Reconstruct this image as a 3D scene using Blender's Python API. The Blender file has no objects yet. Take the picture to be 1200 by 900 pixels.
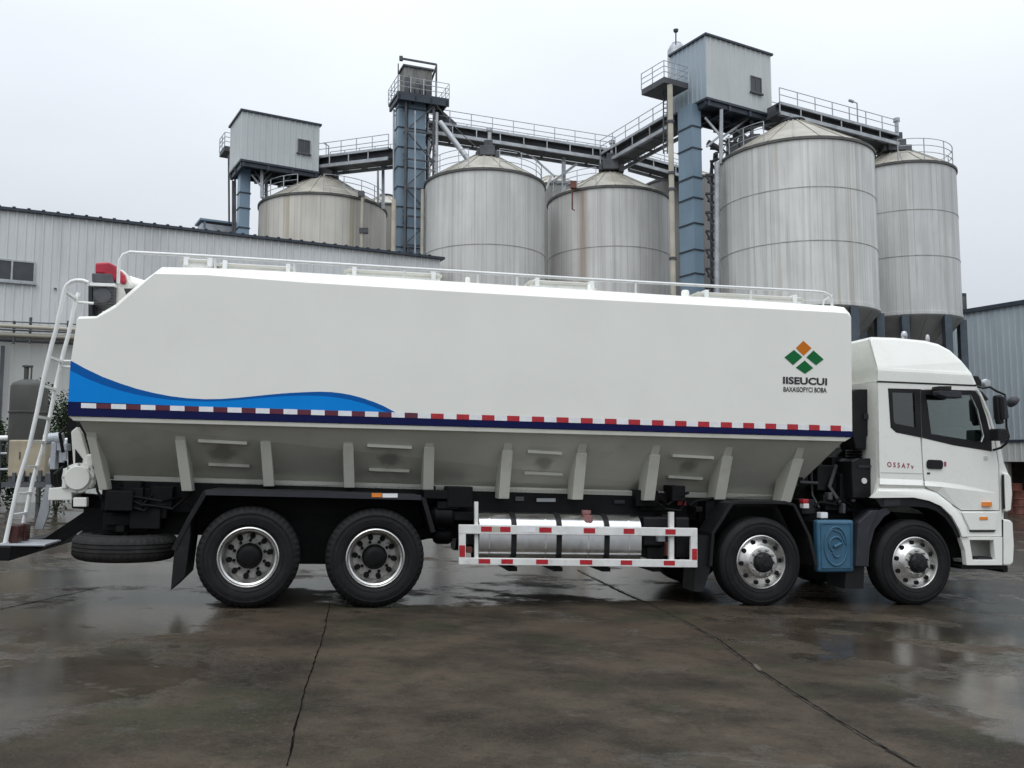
import bpy, bmesh, math, random
from mathutils import Vector, Matrix
from mathutils.geometry import tessellate_polygon
random.seed(7)
S = bpy.context.scene
COL = S.collection
PI = math.pi
R = math.radians

# ------------------------------------------------------------------ camera
F_PX, PITCH = 1050.0, R(5.2)
CAM = Vector((0, 0, 1.6))
FWD = Vector((0, math.cos(PITCH), math.sin(PITCH)))
UPV = Vector((0, -math.sin(PITCH), math.cos(PITCH)))
cam = bpy.data.cameras.new('camera')
camo = bpy.data.objects.new('camera', cam)
COL.objects.link(camo)
camo.location = CAM
camo.rotation_euler = (R(90) + PITCH, 0, 0)
cam.sensor_width = 36
cam.lens = F_PX / 1200 * 36
cam.clip_end = 3000
cam.clip_start = 0.05
S.camera = camo

def ray(px, py):
    return FWD + Vector((1, 0, 0)) * ((px - 600) / F_PX) - UPV * ((py - 450) / F_PX)

def W(px, py, Y):
    """world point of a photo measurement at depth Y"""
    d = ray(px, py)
    return CAM + d * (Y / d.y)

# ------------------------------------------------------------------ truck frame
P0 = W(290.4, 714, 9.51)
P1 = W(1075, 710, 11.15)
UX = (P1 - P0).normalized()
UY = Vector((-UX.y, UX.x, 0)).normalized()
UZ = UX.cross(UY)
TM = Matrix.Translation(P0) @ Matrix((UX, UY, UZ)).transposed().to_4x4()

def T(px, py, y=0.0):
    d = ray(px, py)
    t = ((P0 + UY * y - CAM).dot(UY)) / d.dot(UY)
    q = CAM + d * t - P0
    return (q.dot(UX), q.dot(UZ))

def T3(px, py, y=0.0):
    a = T(px, py, y)
    return Vector((a[0], y, a[1]))

SLOPE = UX.z / math.hypot(UX.x, UX.y)
UH = Vector((UX.x, UX.y, 0)).normalized()
def ground_z(x, y):
    s = (Vector((x, y, 0)) - P0).dot(UH)
    s = max(-34, min(38, s))
    return P0.z + SLOPE * s

# ------------------------------------------------------------------ node helpers
def N(nt, typ, **kw):
    n = nt.nodes.new(typ)
    for k, v in kw.items():
        if k.startswith('_'):
            setattr(n, k[1:], v)
        else:
            key = int(k[1:]) if k[0] == 'i' and k[1:].isdigit() else k.replace('__', ' ')
            if hasattr(v, 'is_output'):
                nt.links.new(v, n.inputs[key])
            else:
                n.inputs[key].default_value = v
    return n

def math_n(nt, op, a, b=0.0, clamp=False):
    n = nt.nodes.new('ShaderNodeMath'); n.operation = op; n.use_clamp = clamp
    for i, v in enumerate((a, b)):
        if hasattr(v, 'is_output'): nt.links.new(v, n.inputs[i])
        else: n.inputs[i].default_value = v
    return n.outputs[0]

def mixc(nt, fac, a, b, mode='MIX'):
    n = nt.nodes.new('ShaderNodeMix'); n.data_type = 'RGBA'; n.blend_type = mode
    for key, v in ((0, fac), (6, a), (7, b)):
        if hasattr(v, 'is_output'): nt.links.new(v, n.inputs[key])
        else:
            if key and len(v) == 3: v = (*v, 1)
            n.inputs[key].default_value = v
    return n.outputs[2]

def ramp(nt, fac, a, b):
    """smooth 0..1 between a and b"""
    n = nt.nodes.new('ShaderNodeMapRange'); n.interpolation_type = 'SMOOTHSTEP'
    nt.links.new(fac, n.inputs[0])
    n.inputs[1].default_value = a; n.inputs[2].default_value = b
    return n.outputs[0]

def noise(nt, vec, scale, detail=4, rough=.55):
    n = nt.nodes.new('ShaderNodeTexNoise')
    n.inputs['Scale'].default_value = scale
    n.inputs['Detail'].default_value = detail
    n.inputs['Roughness'].default_value = rough
    nt.links.new(vec, n.inputs['Vector'])
    return n.outputs['Fac']

def newmat(name):
    m = bpy.data.materials.new(name); m.use_nodes = True
    nt = m.node_tree
    b = nt.nodes['Principled BSDF']
    return m, nt, b

def coords(nt, scale=(1, 1, 1), loc=(0, 0, 0)):
    tc = nt.nodes.new('ShaderNodeTexCoord')
    mp = nt.nodes.new('ShaderNodeMapping')
    mp.inputs['Scale'].default_value = scale
    mp.inputs['Location'].default_value = loc
    nt.links.new(tc.outputs['Object'], mp.inputs['Vector'])
    return mp.outputs[0]

def pm(name, col, rough=.5, metal=0.0, var=.12, scale=3.0, dirt=None, dirt_amt=.35, stretch=(1, 1, 1),
       bump=0.0, bscale=60, coat=0.0, spec=.5, rvar=.12):
    m, nt, b = newmat(name)
    v = coords(nt, stretch)
    n1 = noise(nt, v, scale, 5)
    dark = tuple(c * (1 - var) for c in col); lite = tuple(min(1, c * (1 + var * .6)) for c in col)
    c = mixc(nt, ramp(nt, n1, .3, .7), dark, lite)
    if dirt:
        n2 = noise(nt, v, scale * 1.7, 7, .65)
        f = math_n(nt, 'MULTIPLY', ramp(nt, n2, .5, .78), dirt_amt)
        c = mixc(nt, f, c, dirt)
    nt.links.new(c, b.inputs['Base Color'])
    n3 = noise(nt, v, scale * 4, 4)
    rr = math_n(nt, 'ADD', math_n(nt, 'MULTIPLY', math_n(nt, 'SUBTRACT', n3, .5), rvar * 2), rough, True)
    nt.links.new(rr, b.inputs['Roughness'])
    b.inputs['Metallic'].default_value = metal
    b.inputs['Coat Weight'].default_value = coat
    b.inputs['Coat Roughness'].default_value = .08
    b.inputs['Specular IOR Level'].default_value = spec
    if bump:
        bn = nt.nodes.new('ShaderNodeBump'); bn.inputs['Strength'].default_value = bump
        bn.inputs['Distance'].default_value = .01
        nt.links.new(noise(nt, v, bscale, 4), bn.inputs['Height'])
        nt.links.new(bn.outputs[0], b.inputs['Normal'])
    return m

M = {}
M['white'] = pm('white_paint', (.775, .775, .72), .33, var=.03, scale=.9, dirt=(.55, .53, .45), dirt_amt=.08, coat=.25, rvar=.06, bump=.03, bscale=3)
M['cab_white'] = pm('cab_paint', (.775, .78, .73), .28, var=.03, scale=1.3, dirt=(.55, .54, .5), dirt_amt=.12, coat=.5, rvar=.05)
M['hopper'] = pm('hopper_paint', (.52, .515, .455), .55, var=.1, scale=1.4, dirt=(.25, .23, .19), dirt_amt=.45)
def add_spots(m, spots):
    nt = m.node_tree; b = nt.nodes['Principled BSDF']; src = b.inputs['Base Color'].links[0].from_socket
    tc = nt.nodes.new('ShaderNodeTexCoord'); nz = noise(nt, tc.outputs['Object'], 9, 4, .6); c = src
    for p, r in spots:
        d = nt.nodes.new('ShaderNodeVectorMath'); d.operation = 'DISTANCE'; nt.links.new(tc.outputs['Object'], d.inputs[0]); d.inputs[1].default_value = p
        f = math_n(nt, 'ADD', math_n(nt, 'DIVIDE', d.outputs['Value'], r), math_n(nt, 'MULTIPLY', nz, .9))
        f = ramp(nt, math_n(nt, 'MULTIPLY', f, -1), -1.35, -.75)
        c = mixc(nt, math_n(nt, 'MULTIPLY', f, .5), c, (.06, .055, .045))
    nt.links.new(c, b.inputs['Base Color'])
M['wave_dark'] = pm('blue_decal_dark', (.0, .095, .36), .4, var=.04, spec=.15)
M['wave'] = pm('blue_decal', (.0, .215, .66), .4, var=.05, scale=1, spec=.15)
M['navy'] = pm('navy_decal', (.004, .007, .06), .4, var=.1, spec=.15)
M['tape_red'] = pm('tape_red', (.42, .015, .025), .3, var=.15, scale=9)
M['tape_darkred'] = pm('tape_dark_red', (.10, .012, .03), .3, var=.15, scale=9)
M['tape_white'] = pm('tape_white', (.75, .76, .78), .3, var=.08, scale=9)
M['green'] = pm('logo_green', (.008, .125, .035), .5, var=.08, spec=.15)
M['orange'] = pm('logo_orange', (.56, .165, .012), .5, var=.08, spec=.15)
M['black_ink'] = pm('black_ink', (.015, .015, .018), .5, var=.1)
M['red_ink'] = pm('red_ink', (.32, .05, .08), .5, var=.1)
M['black'] = pm('black_plastic', (.008, .008, .0095), .5, var=.3, dirt=(.03, .028, .026), dirt_amt=.5, spec=.3)
M['chassis'] = pm('chassis_black', (.0045, .0045, .005), .6, var=.4, scale=4, dirt=(.018, .016, .014), dirt_amt=.5, spec=.2)
M['dgrey'] = pm('dark_grey_plastic', (.022, .024, .03), .5, var=.2, dirt=(.05, .05, .05), dirt_amt=.4, spec=.4)
M['rubber'] = pm('tyre_rubber', (.0095, .0095, .0105), .7, var=.25, scale=6, dirt=(.032, .029, .026), dirt_amt=.55, spec=.28, bump=.25, bscale=90)
M['rubber_shade_lift'] = pm('shade_lifted_tyre_rubber', (.026, .025, .025), .8, var=.25, scale=6, dirt=(.06, .055, .05), dirt_amt=.5, spec=.3, bump=.25, bscale=90)  # tyre rubber with a brightened colour so the shaded spare stands out
M['steel'] = pm('wheel_steel', (.60, .59, .57), .3, .9, var=.12, scale=8, dirt=(.2, .17, .14), dirt_amt=.55)
M['rimdirty'] = pm('dirty_rim', (.40, .39, .365), .45, .55, var=.3, scale=12, dirt=(.06, .05, .04), dirt_amt=.8)
M['alu'] = pm('fuel_tank_alloy', (.72, .72, .72), .22, 1, var=.08, scale=3, dirt=(.35, .33, .31), dirt_amt=.4, stretch=(1, 1, .6))
M['guard'] = pm('guard_paint', (.72, .72, .70), .4, var=.1, dirt=(.35, .33, .3), dirt_amt=.4, scale=5)
M['rail_white'] = pm('rail_white', (.74, .75, .74), .35, var=.08, scale=5, dirt=(.4, .38, .34), dirt_amt=.3)
M['bluetank'] = pm('blue_plastic', (.035, .11, .18), .42, var=.12, scale=5, dirt=(.05, .09, .12), dirt_amt=.4)
M['red'] = pm('motor_red', (.40, .015, .04), .35, var=.25, scale=6)
M['motor'] = pm('motor_grey', (.07, .072, .078), .5, var=.25, scale=6, dirt=(.15, .15, .15))
M['amber'] = pm('amber_lens', (.75, .22, .02), .2, var=.1, scale=20, coat=.5)
M['redlens'] = pm('red_lens', (.055, .014, .011), .3, var=.2, scale=10)
M['chrome'] = pm('chrome', (.55, .56, .57), .15, 1, var=.05)
M['seat'] = pm('seat_cloth', (.06, .06, .065), .9, var=.2, scale=12)
M['interior'] = pm('cab_lining', (.17, .17, .16), .8, var=.1)
M['concrete'] = pm('plinth_concrete', (.23, .22, .20), .85, var=.25, scale=.8, dirt=(.1, .1, .09), dirt_amt=.5, bump=.2, bscale=15)
M['gal'] = pm('galvanised_steel', (.40, .42, .44), .45, .4, var=.2, scale=2.5, dirt=(.2, .18, .16), dirt_amt=.4)
M['galdark'] = pm('dark_steel', (.085, .09, .10), .6, .2, var=.3, scale=2, dirt=(.12, .09, .07), dirt_amt=.4)
M['rim_dark'] = pm('rim_strip', (.10, .10, .095), .6, .2, var=.3, scale=2)
M['bluesteel'] = pm('blue_grey_steel', (.20, .285, .36), .42, .1, var=.12, scale=.8, dirt=(.13, .17, .2), dirt_amt=.5, stretch=(1, 1, .35))
M['bluedark'] = pm('blue_dark_trim', (.032, .042, .058), .5, .1, var=.2)
M['cream'] = pm('cream_pipe', (.47, .44, .36), .5, var=.15, scale=1.2, dirt=(.22, .17, .11), dirt_amt=.5)
M['boiler'] = pm('stained_tank_steel', (.075, .075, .068), .6, .15, var=.35, scale=1.2, dirt=(.05, .045, .04), dirt_amt=.75, stretch=(1, 1, .5))
M['beige'] = pm('beige_tank_paint', (.36, .315, .225), .6, var=.2, scale=1.5, dirt=(.2, .15, .1), dirt_amt=.5)
M['rust'] = pm('rusty_red', (.16, .055, .04), .7, var=.4, scale=3, dirt=(.07, .04, .03), dirt_amt=.6)
M['bark'] = pm('bark', (.09, .075, .06), .9, var=.3, scale=6)

def wall_mat(name, col, dirt, amt=.35):
    m, nt, b = newmat(name)
    v = coords(nt, (1, 1, .16))
    v2 = coords(nt)
    n1 = noise(nt, v, 2.2, 6); n2 = noise(nt, v2, .35, 4)
    c = mixc(nt, ramp(nt, n2, .3, .7), tuple(x * .93 for x in col), tuple(x * 1.04 for x in col))
    c = mixc(nt, math_n(nt, 'MULTIPLY', ramp(nt, n1, .48, .8), amt), c, dirt)
    nt.links.new(c, b.inputs['Base Color'])
    b.inputs['Roughness'].default_value = .45
    return m
M['wall'] = wall_mat('light_cladding', (.60, .62, .62), (.36, .36, .34))
M['wall_low'] = wall_mat('lower_cladding', (.50, .51, .49), (.3, .29, .26), .5)
M['house'] = wall_mat('headhouse_cladding', (.52, .55, .55), (.35, .36, .35))
M['house_blue'] = wall_mat('headhouse_blue_cladding', (.33, .40, .45), (.25, .28, .3))
M['bluewall'] = wall_mat('blue_grey_cladding', (.37, .425, .455), (.2, .23, .25))

def silo_mat(name, seed, col=(.68, .675, .65), rust=.3, rust_ang=None):
    m, nt, b = newmat(name)
    tc = nt.nodes.new('ShaderNodeTexCoord')
    sx = nt.nodes.new('ShaderNodeSeparateXYZ'); nt.links.new(tc.outputs['Object'], sx.inputs[0])
    ang = math_n(nt, 'ARCTAN2', sx.outputs[0], math_n(nt, 'MULTIPLY', sx.outputs[1], -1))
    def cv(ka, kz):
        c = nt.nodes.new('ShaderNodeCombineXYZ')
        nt.links.new(math_n(nt, 'MULTIPLY', ang, ka), c.inputs[0])
        nt.links.new(math_n(nt, 'MULTIPLY', sx.outputs[2], kz), c.inputs[2])
        c.inputs[1].default_value = seed * 3.7
        return c.outputs[0]
    streak = noise(nt, cv(9, .05), 1.6, 6, .6)
    streak2 = noise(nt, cv(30, .12), 1.3, 5, .6)
    broad = noise(nt, cv(2.5, .35), 1.0, 4)
    c = mixc(nt, ramp(nt, broad, .3, .7), tuple(x * .86 for x in col), tuple(x * 1.06 for x in col))
    c = mixc(nt, math_n(nt, 'MULTIPLY', ramp(nt, streak, .48, .74), .5), c, (.30, .285, .25))
    c = mixc(nt, math_n(nt, 'MULTIPLY', ramp(nt, streak2, .5, .72), .32), c, (.27, .265, .25))
    # narrow rust runs
    rs = noise(nt, cv(13, .03), 1.0, 2)
    c = mixc(nt, math_n(nt, 'MULTIPLY', ramp(nt, rs, .58, .70), rust), c, (.30, .235, .13))
    if rust_ang is not None:
        d = math_n(nt, 'ABSOLUTE', math_n(nt, 'SUBTRACT', ang, rust_ang))
        f = math_n(nt, 'MULTIPLY', ramp(nt, math_n(nt, 'MULTIPLY', d, -1), -.12, -.02), math_n(nt, 'ADD', streak2, .15))
        c = mixc(nt, f, c, (.25, .15, .07))
    # vertical panel seams: thin grooves
    fr = math_n(nt, 'FRACT', math_n(nt, 'ADD', math_n(nt, 'MULTIPLY', ang, 56 / (2 * PI)), .5))
    dd = math_n(nt, 'ABSOLUTE', math_n(nt, 'SUBTRACT', fr, .5))
    seam = ramp(nt, dd, .44, .5)
    sw = nt.nodes.new('ShaderNodeTexWhiteNoise'); sw.noise_dimensions = '1D'
    nt.links.new(math_n(nt, 'FLOOR', math_n(nt, 'ADD', math_n(nt, 'MULTIPLY', ang, 56 / (2 * PI)), seed * 31.0)), sw.inputs['W'])
    pn = nt.nodes.new('ShaderNodeTexWhiteNoise'); pn.noise_dimensions = '1D'
    nt.links.new(math_n(nt, 'FLOOR', math_n(nt, 'ADD', math_n(nt, 'MULTIPLY', ang, 56 / (2 * PI)), seed * 100.5)), pn.inputs['W'])
    c = mixc(nt, math_n(nt, 'MULTIPLY', pn.outputs['Value'], .20), c, (.36, .36, .35))
    c = mixc(nt, math_n(nt, 'MULTIPLY', seam, math_n(nt, 'MULTIPLY', sw.outputs['Value'], .5)), c, (.17, .17, .16))
    drip = ramp(nt, noise(nt, cv(22, .35), 1.1, 5, .6), .56, .8)
    c = mixc(nt, math_n(nt, 'MULTIPLY', drip, .35), c, (.26, .24, .20))
    nt.links.new(c, b.inputs['Base Color'])
    b.inputs['Roughness'].default_value = .5
    b.inputs['Metallic'].default_value = .12
    bn = nt.nodes.new('ShaderNodeBump'); bn.inputs['Strength'].default_value = .2; bn.inputs['Distance'].default_value = .02
    nt.links.new(seam, bn.inputs['Height']); nt.links.new(bn.outputs[0], b.inputs['Normal'])
    return m

def glass_mat(name, col=(.75, .85, .82), rough=.02):
    m, nt, b = newmat(name)
    tr = N(nt, 'ShaderNodeBsdfTransparent', Color=(*col, 1))
    gl = N(nt, 'ShaderNodeBsdfGlossy', Color=(1, 1, 1, 1), Roughness=rough)
    fr = N(nt, 'ShaderNodeFresnel', IOR=1.5)
    f = math_n(nt, 'ADD', math_n(nt, 'MULTIPLY', fr.outputs[0], 1.0), .05, True)
    mx = N(nt, 'ShaderNodeMixShader', i0=f, i1=tr.outputs[0], i2=gl.outputs[0])
    nt.links.new(mx.outputs[0], nt.nodes['Material Output'].inputs[0])
    return m
M['glass'] = glass_mat('cab_glass', (.70, .81, .78))
M['tinted'] = glass_mat('tinted_glass', (.42, .46, .46))
M['pane'] = pm('dark_pane', (.05, .055, .06), .08, var=.3, scale=1.5)

# ------------------------------------------------------------------ mesh builder
class MB:
    def __init__(s): s.v = []; s.f = []; s.m = []; s.mi = 0
    def add(s, pts, faces):
        o = len(s.v); s.v += [tuple(p) for p in pts]
        for f in faces:
            s.f.append(tuple(i + o for i in f)); s.m.append(s.mi)
    def quad(s, *p): s.add(p, [tuple(range(len(p)))])
    def box(s, a, b):
        (x0, y0, z0), (x1, y1, z1) = a, b
        s.add([(x0, y0, z0), (x1, y0, z0), (x1, y1, z0), (x0, y1, z0), (x0, y0, z1), (x1, y0, z1), (x1, y1, z1), (x0, y1, z1)],
              [(0, 3, 2, 1), (4, 5, 6, 7), (0, 1, 5, 4), (1, 2, 6, 5), (2, 3, 7, 6), (3, 0, 4, 7)])
    def hexa(s, near, far):
        """eight corners: near quad and far quad, same order"""
        s.add(list(near) + list(far), [(0, 1, 2, 3), (7, 6, 5, 4), (0, 4, 5, 1), (1, 5, 6, 2), (2, 6, 7, 3), (3, 7, 4, 0)])
    def obox(s, o, e1, e2, l1, l2, z0, z1):
        c = [Vector((o[0], o[1], 0)) + e1 * a + e2 * b for a, b in ((0, 0), (l1, 0), (l1, l2), (0, l2))]
        s.hexa([(p.x, p.y, z0) for p in c], [(p.x, p.y, z1) for p in c])
    def loft(s, loops, caps=True):
        n = len(loops[0]); o = len(s.v)
        for l in loops: s.v += [tuple(p) for p in l]
        for k in range(len(loops) - 1):
            for i in range(n):
                j = (i + 1) % n
                s.f.append((o + k * n + i, o + k * n + j, o + (k + 1) * n + j, o + (k + 1) * n + i)); s.m.append(s.mi)
        if caps:
            for k in (0, len(loops) - 1):
                l = [Vector(p) for p in loops[k]]
                for t in tessellate_polygon([l]):
                    s.f.append(tuple(o + k * n + i for i in t)); s.m.append(s.mi)
    def prism(s, pts, y0, y1):
        s.loft([[(x, y0, z) for x, z in pts], [(x, y1, z) for x, z in pts]])
    def holed(s, outer, hole, y0, y1):
        """plate in XZ with one hole, thickness y0..y1"""
        loops = [outer, hole]
        tri = tessellate_polygon([[Vector((x, z, 0)) for x, z in l] for l in loops])
        flat = outer + hole; n = len(flat)
        o = len(s.v)
        s.v += [(x, y0, z) for x, z in flat] + [(x, y1, z) for x, z in flat]
        for t in tri:
            s.f.append(tuple(o + i for i in t)); s.m.append(s.mi)
            s.f.append(tuple(o + n + i for i in reversed(t))); s.m.append(s.mi)
        for st, l in ((0, len(outer)), (len(outer), len(hole))):
            for i in range(l):
                a = st + i; b = st + (i + 1) % l
                s.f.append((o + a, o + b, o + n + b, o + n + a)); s.m.append(s.mi)
    def tube(s, path, r, n=8, closed=False):
        P = [Vector(p) for p in path]; loops = []
        ref = None
        for i, p in enumerate(P):
            if closed: d = P[(i + 1) % len(P)] - P[i - 1]
            else: d = P[min(i + 1, len(P) - 1)] - P[max(i - 1, 0)]
            d.normalize()
            if ref is None:
                ref = Vector((0, 0, 1)) if abs(d.z) < .9 else Vector((1, 0, 0))
            a = (ref - d * ref.dot(d))
            if a.length < 1e-4: a = d.orthogonal()
            a.normalize(); ref = a
            b = d.cross(a)
            loops.append([p + a * (r * math.cos(2 * PI * k / n)) + b * (r * math.sin(2 * PI * k / n)) for k in range(n)])
        if closed: loops.append(loops[0])
        s.loft(loops, caps=not closed)
    def bar(s, a, b, w, h=None):
        """square bar between two points"""
        a, b = Vector(a), Vector(b); h = h or w
        d = (b - a).normalized()
        ref = Vector((0, 0, 1)) if abs(d.z) < .95 else Vector((1, 0, 0))
        x = d.cross(ref).normalized(); y = x.cross(d)
        q = [x * (w / 2) * i + y * (h / 2) * j for i, j in ((-1, -1), (1, -1), (1, 1), (-1, 1))]
        s.hexa([a + k for k in q], [b + k for k in q])
    def lathe(s, prof, axis='Z', n=48, c=(0, 0, 0)):
        """prof: (radius, height) list"""
        o = len(s.v); m = len(prof)
        for k in range(n):
            a = 2 * PI * k / n; ca, sa = math.cos(a), math.sin(a)
            for r, h in prof:
                if axis == 'Z': p = (r * ca, r * sa, h)
                elif axis == 'Y': p = (r * ca, h, r * sa)
                else: p = (h, r * ca, r * sa)
                s.v.append((p[0] + c[0], p[1] + c[1], p[2] + c[2]))
        for k in range(n):
            k2 = (k + 1) % n
            for i in range(m - 1):
                s.f.append((o + k * m + i, o + k2 * m + i, o + k2 * m + i + 1, o + k * m + i + 1)); s.m.append(s.mi)
    def split(s, name, mats, parent=None, off=None, **kw):
        """one object per separate piece"""
        par = list(range(len(s.v)))
        def find(a):
            while par[a] != a: par[a] = par[par[a]]; a = par[a]
            return a
        for f in s.f:
            r = find(f[0])
            for i in f[1:]: par[find(i)] = r
        gr = {}
        for f, m in zip(s.f, s.m): gr.setdefault(find(f[0]), []).append((f, m))
        for fs in gr.values():
            q = MB(); mp = {}
            for f, m in fs:
                for i in f:
                    if i not in mp: mp[i] = len(q.v); q.v.append(s.v[i])
                q.f.append(tuple(mp[i] for i in f)); q.m.append(m)
            q.build(name, mats, parent, off, **kw)
    def build(s, name, mats, parent=None, off=None, bevel=0, smooth=False, seg=2, weld=True):
        me = bpy.data.meshes.new(name)
        v = s.v if off is None else [(p[0] - off[0], p[1] - off[1], p[2] - off[2]) for p in s.v]
        me.from_pydata(v, [], s.f)
        if not isinstance(mats, (list, tuple)): mats = [mats]
        for m in mats: me.materials.append(m)
        me.polygons.foreach_set('material_index', s.m)
        bm = bmesh.new(); bm.from_mesh(me)
        if weld: bmesh.ops.remove_doubles(bm, verts=bm.verts, dist=1e-5)
        bmesh.ops.recalc_face_normals(bm, faces=bm.faces)
        if smooth:
            for f in bm.faces: f.smooth = True
            for e in bm.edges:
                if len(e.link_faces) == 2 and e.calc_face_angle(0) > R(38): e.smooth = False
        bm.to_mesh(me); bm.free()
        o = bpy.data.objects.new(name, me); COL.objects.link(o)
        if parent: o.parent = parent
        elif off is not None: o.location = off
        if bevel:
            b = o.modifiers.new('bevel', 'BEVEL'); b.width = bevel; b.segments = seg; b.limit_method = 'ANGLE'; b.angle_limit = R(35)
            b.harden_normals = False
        return o

def empty(name, loc=(0, 0, 0), parent=None):
    o = bpy.data.objects.new(name, None); COL.objects.link(o); o.location = loc
    o.empty_display_size = .3
    if parent: o.parent = parent
    return o

def tag(o, label, cat, group=None):
    o['label'] = label; o['category'] = cat
    if group: o['group'] = group
    return o

# ------------------------------------------------------------------ world / light
SUN_EL, SUN_AZ = R(62), R(200)      # azimuth measured from +Y clockwise: behind the camera, slightly left
w = bpy.data.worlds.new('World'); S.world = w; w.use_nodes = True
nt = w.node_tree
bg = nt.nodes['Background']
sky = nt.nodes.new('ShaderNodeTexSky'); sky.sky_type = 'NISHITA'; sky.sun_disc = False
sky.sun_elevation = SUN_EL; sky.sun_rotation = SUN_AZ
sky.air_density = 1.0; sky.dust_density = 4.0; sky.ozone_density = 1.0
hs = N(nt, 'ShaderNodeHueSaturation', Saturation=.25, Value=1.0, Color=sky.outputs[0])
tcw = nt.nodes.new('ShaderNodeTexCoord')
mpw = nt.nodes.new('ShaderNodeMapping'); mpw.inputs['Scale'].default_value = (1, 1, 2.2)
nt.links.new(tcw.outputs['Generated'], mpw.inputs[0])
cl = noise(nt, mpw.outputs[0], 1.6, 5, .5)
cloud = mixc(nt, ramp(nt, cl, .25, .75), (6.75, 7.3, 8.0), (7.95, 8.45, 9.05))
mixw = mixc(nt, .88, hs.outputs[0], cloud)
# an overcast sky is about three times as bright overhead as at the horizon
spz = nt.nodes.new('ShaderNodeSeparateXYZ'); nt.links.new(tcw.outputs['Generated'], spz.inputs[0])
zz0 = math_n(nt, 'MAXIMUM', spz.outputs[2], 0.0)
gain = math_n(nt, 'ADD', math_n(nt, 'MULTIPLY', math_n(nt, 'POWER', zz0, 1.6), 2.05), .90)
cg = nt.nodes.new('ShaderNodeCombineXYZ')
for i in range(3): nt.links.new(gain, cg.inputs[i])
mixw = mixc(nt, 1.0, mixw, cg.outputs[0], 'MULTIPLY')
nt.links.new(mixw, bg.inputs['Color'])
bg.inputs['Strength'].default_value = .1

sl = bpy.data.lights.new('sun', 'SUN'); so = bpy.data.objects.new('sun', sl); COL.objects.link(so)
sl.energy = .9; sl.angle = R(50); sl.color = (1, .975, .94)
sd = Vector((math.sin(SUN_AZ) * math.cos(SUN_EL), math.cos(SUN_AZ) * math.cos(SUN_EL), math.sin(SUN_EL)))
so.rotation_euler = (-sd).to_track_quat('-Z', 'Y').to_euler()
so.location = (0, -10, 30)
S.view_settings.view_transform = 'Standard'; S.view_settings.look = 'None'
S.view_settings.exposure = -.1; S.view_settings.gamma = 1; S.view_settings.use_curve_mapping = False
S.render.engine = 'CYCLES'

# ------------------------------------------------------------------ ground
def ground_mat():
    m, nt, b = newmat('wet_concrete')
    tc = nt.nodes.new('ShaderNodeTexCoord')
    v = tc.outputs['Object']
    mp = nt.nodes.new('ShaderNodeMapping'); mp.inputs['Rotation'].default_value = (0, 0, R(35)); mp.inputs['Scale'].default_value = (.85, 1, 1)
    nt.links.new(v, mp.inputs[0]); vs = mp.outputs[0]
    big = noise(nt, vs, .32, 5, .55)
    med = noise(nt, vs, 1.25, 7, .6)
    fine = noise(nt, v, 14, 6, .65)
    grit = noise(nt, v, 120, 3, .6)
    c = mixc(nt, ramp(nt, med, .32, .68), (.020, .0165, .0125), (.068, .054, .039))
    c = mixc(nt, math_n(nt, 'MULTIPLY', ramp(nt, big, .45, .65), .6), c, (.054, .040, .029))
    gr = noise(nt, vs, .95, 6, .65)
    c = mixc(nt, math_n(nt, 'MULTIPLY', ramp(nt, gr, .5, .66), .6), c, (.028, .033, .018))
    pale = noise(nt, vs, 1.1, 7, .7)
    c = mixc(nt, math_n(nt, 'MULTIPLY', ramp(nt, pale, .56, .74), .5), c, (.085, .070, .052))
    c = mixc(nt, math_n(nt, 'MULTIPLY', ramp(nt, fine, .5, .8), .3), c, (.075, .066, .055))
    tex = noise(nt, v, 6.5, 8, .72)
    c = mixc(nt, math_n(nt, 'MULTIPLY', ramp(nt, tex, .5, .68), .55), c, (.024, .019, .015))
    c = mixc(nt, math_n(nt, 'MULTIPLY', ramp(nt, noise(nt, v, 55, 4, .7), .52, .7), .5), c, (.095, .083, .068))
    c = mixc(nt, math_n(nt, 'MULTIPLY', ramp(nt, noise(nt, v, 38, 4, .7), .55, .72), .6), c, (.014, .012, .010))
    blot = noise(nt, vs, 2.3, 7, .65)
    c = mixc(nt, math_n(nt, 'MULTIPLY', ramp(nt, blot, .54, .74), .5), c, (.009, .0085, .008))
    nt.links.new(c, b.inputs['Base Color'])
    sg = nt.nodes.new('ShaderNodeSeparateXYZ'); nt.links.new(v, sg.inputs[0])
    side = ramp(nt, math_n(nt, 'ABSOLUTE', math_n(nt, 'ADD', sg.outputs[0], -.1)), 1.9, 3.6)
    back = ramp(nt, sg.outputs[1], 9.4, 12)
    lean = math_n(nt, 'MULTIPLY', math_n(nt, 'MAXIMUM', side, back), .17)
    wet = ramp(nt, math_n(nt, 'ADD', noise(nt, vs, .8, 9, .66), lean), .55, .64)
    r1 = math_n(nt, 'ADD', math_n(nt, 'MULTIPLY', wet, -.44), .58)
    r2 = math_n(nt, 'ADD', r1, math_n(nt, 'MULTIPLY', math_n(nt, 'SUBTRACT', fine, .5), .22), True)
    nt.links.new(r2, b.inputs['Roughness'])
    nt.links.new(math_n(nt, 'ADD', math_n(nt, 'MULTIPLY', wet, .34), .06), b.inputs['Specular IOR Level'])
    bn = nt.nodes.new('ShaderNodeBump'); bn.inputs['Strength'].default_value = .5; bn.inputs['Distance'].default_value = .014
    h = math_n(nt, 'ADD', math_n(nt, 'MULTIPLY', fine, .8), math_n(nt, 'MULTIPLY', grit, .35))
    h = math_n(nt, 'MULTIPLY', h, math_n(nt, 'SUBTRACT', 1.15, wet))
    nt.links.new(h, bn.inputs['Height']); nt.links.new(bn.outputs[0], b.inputs['Normal'])
    return m
M['ground'] = ground_mat()
g = MB()
us = [-900, -34, -20, -10, 0, 10, 20, 38, 900]; vs_ = [-200, -20, -5, 5, 20, 60, 200, 900]
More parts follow.
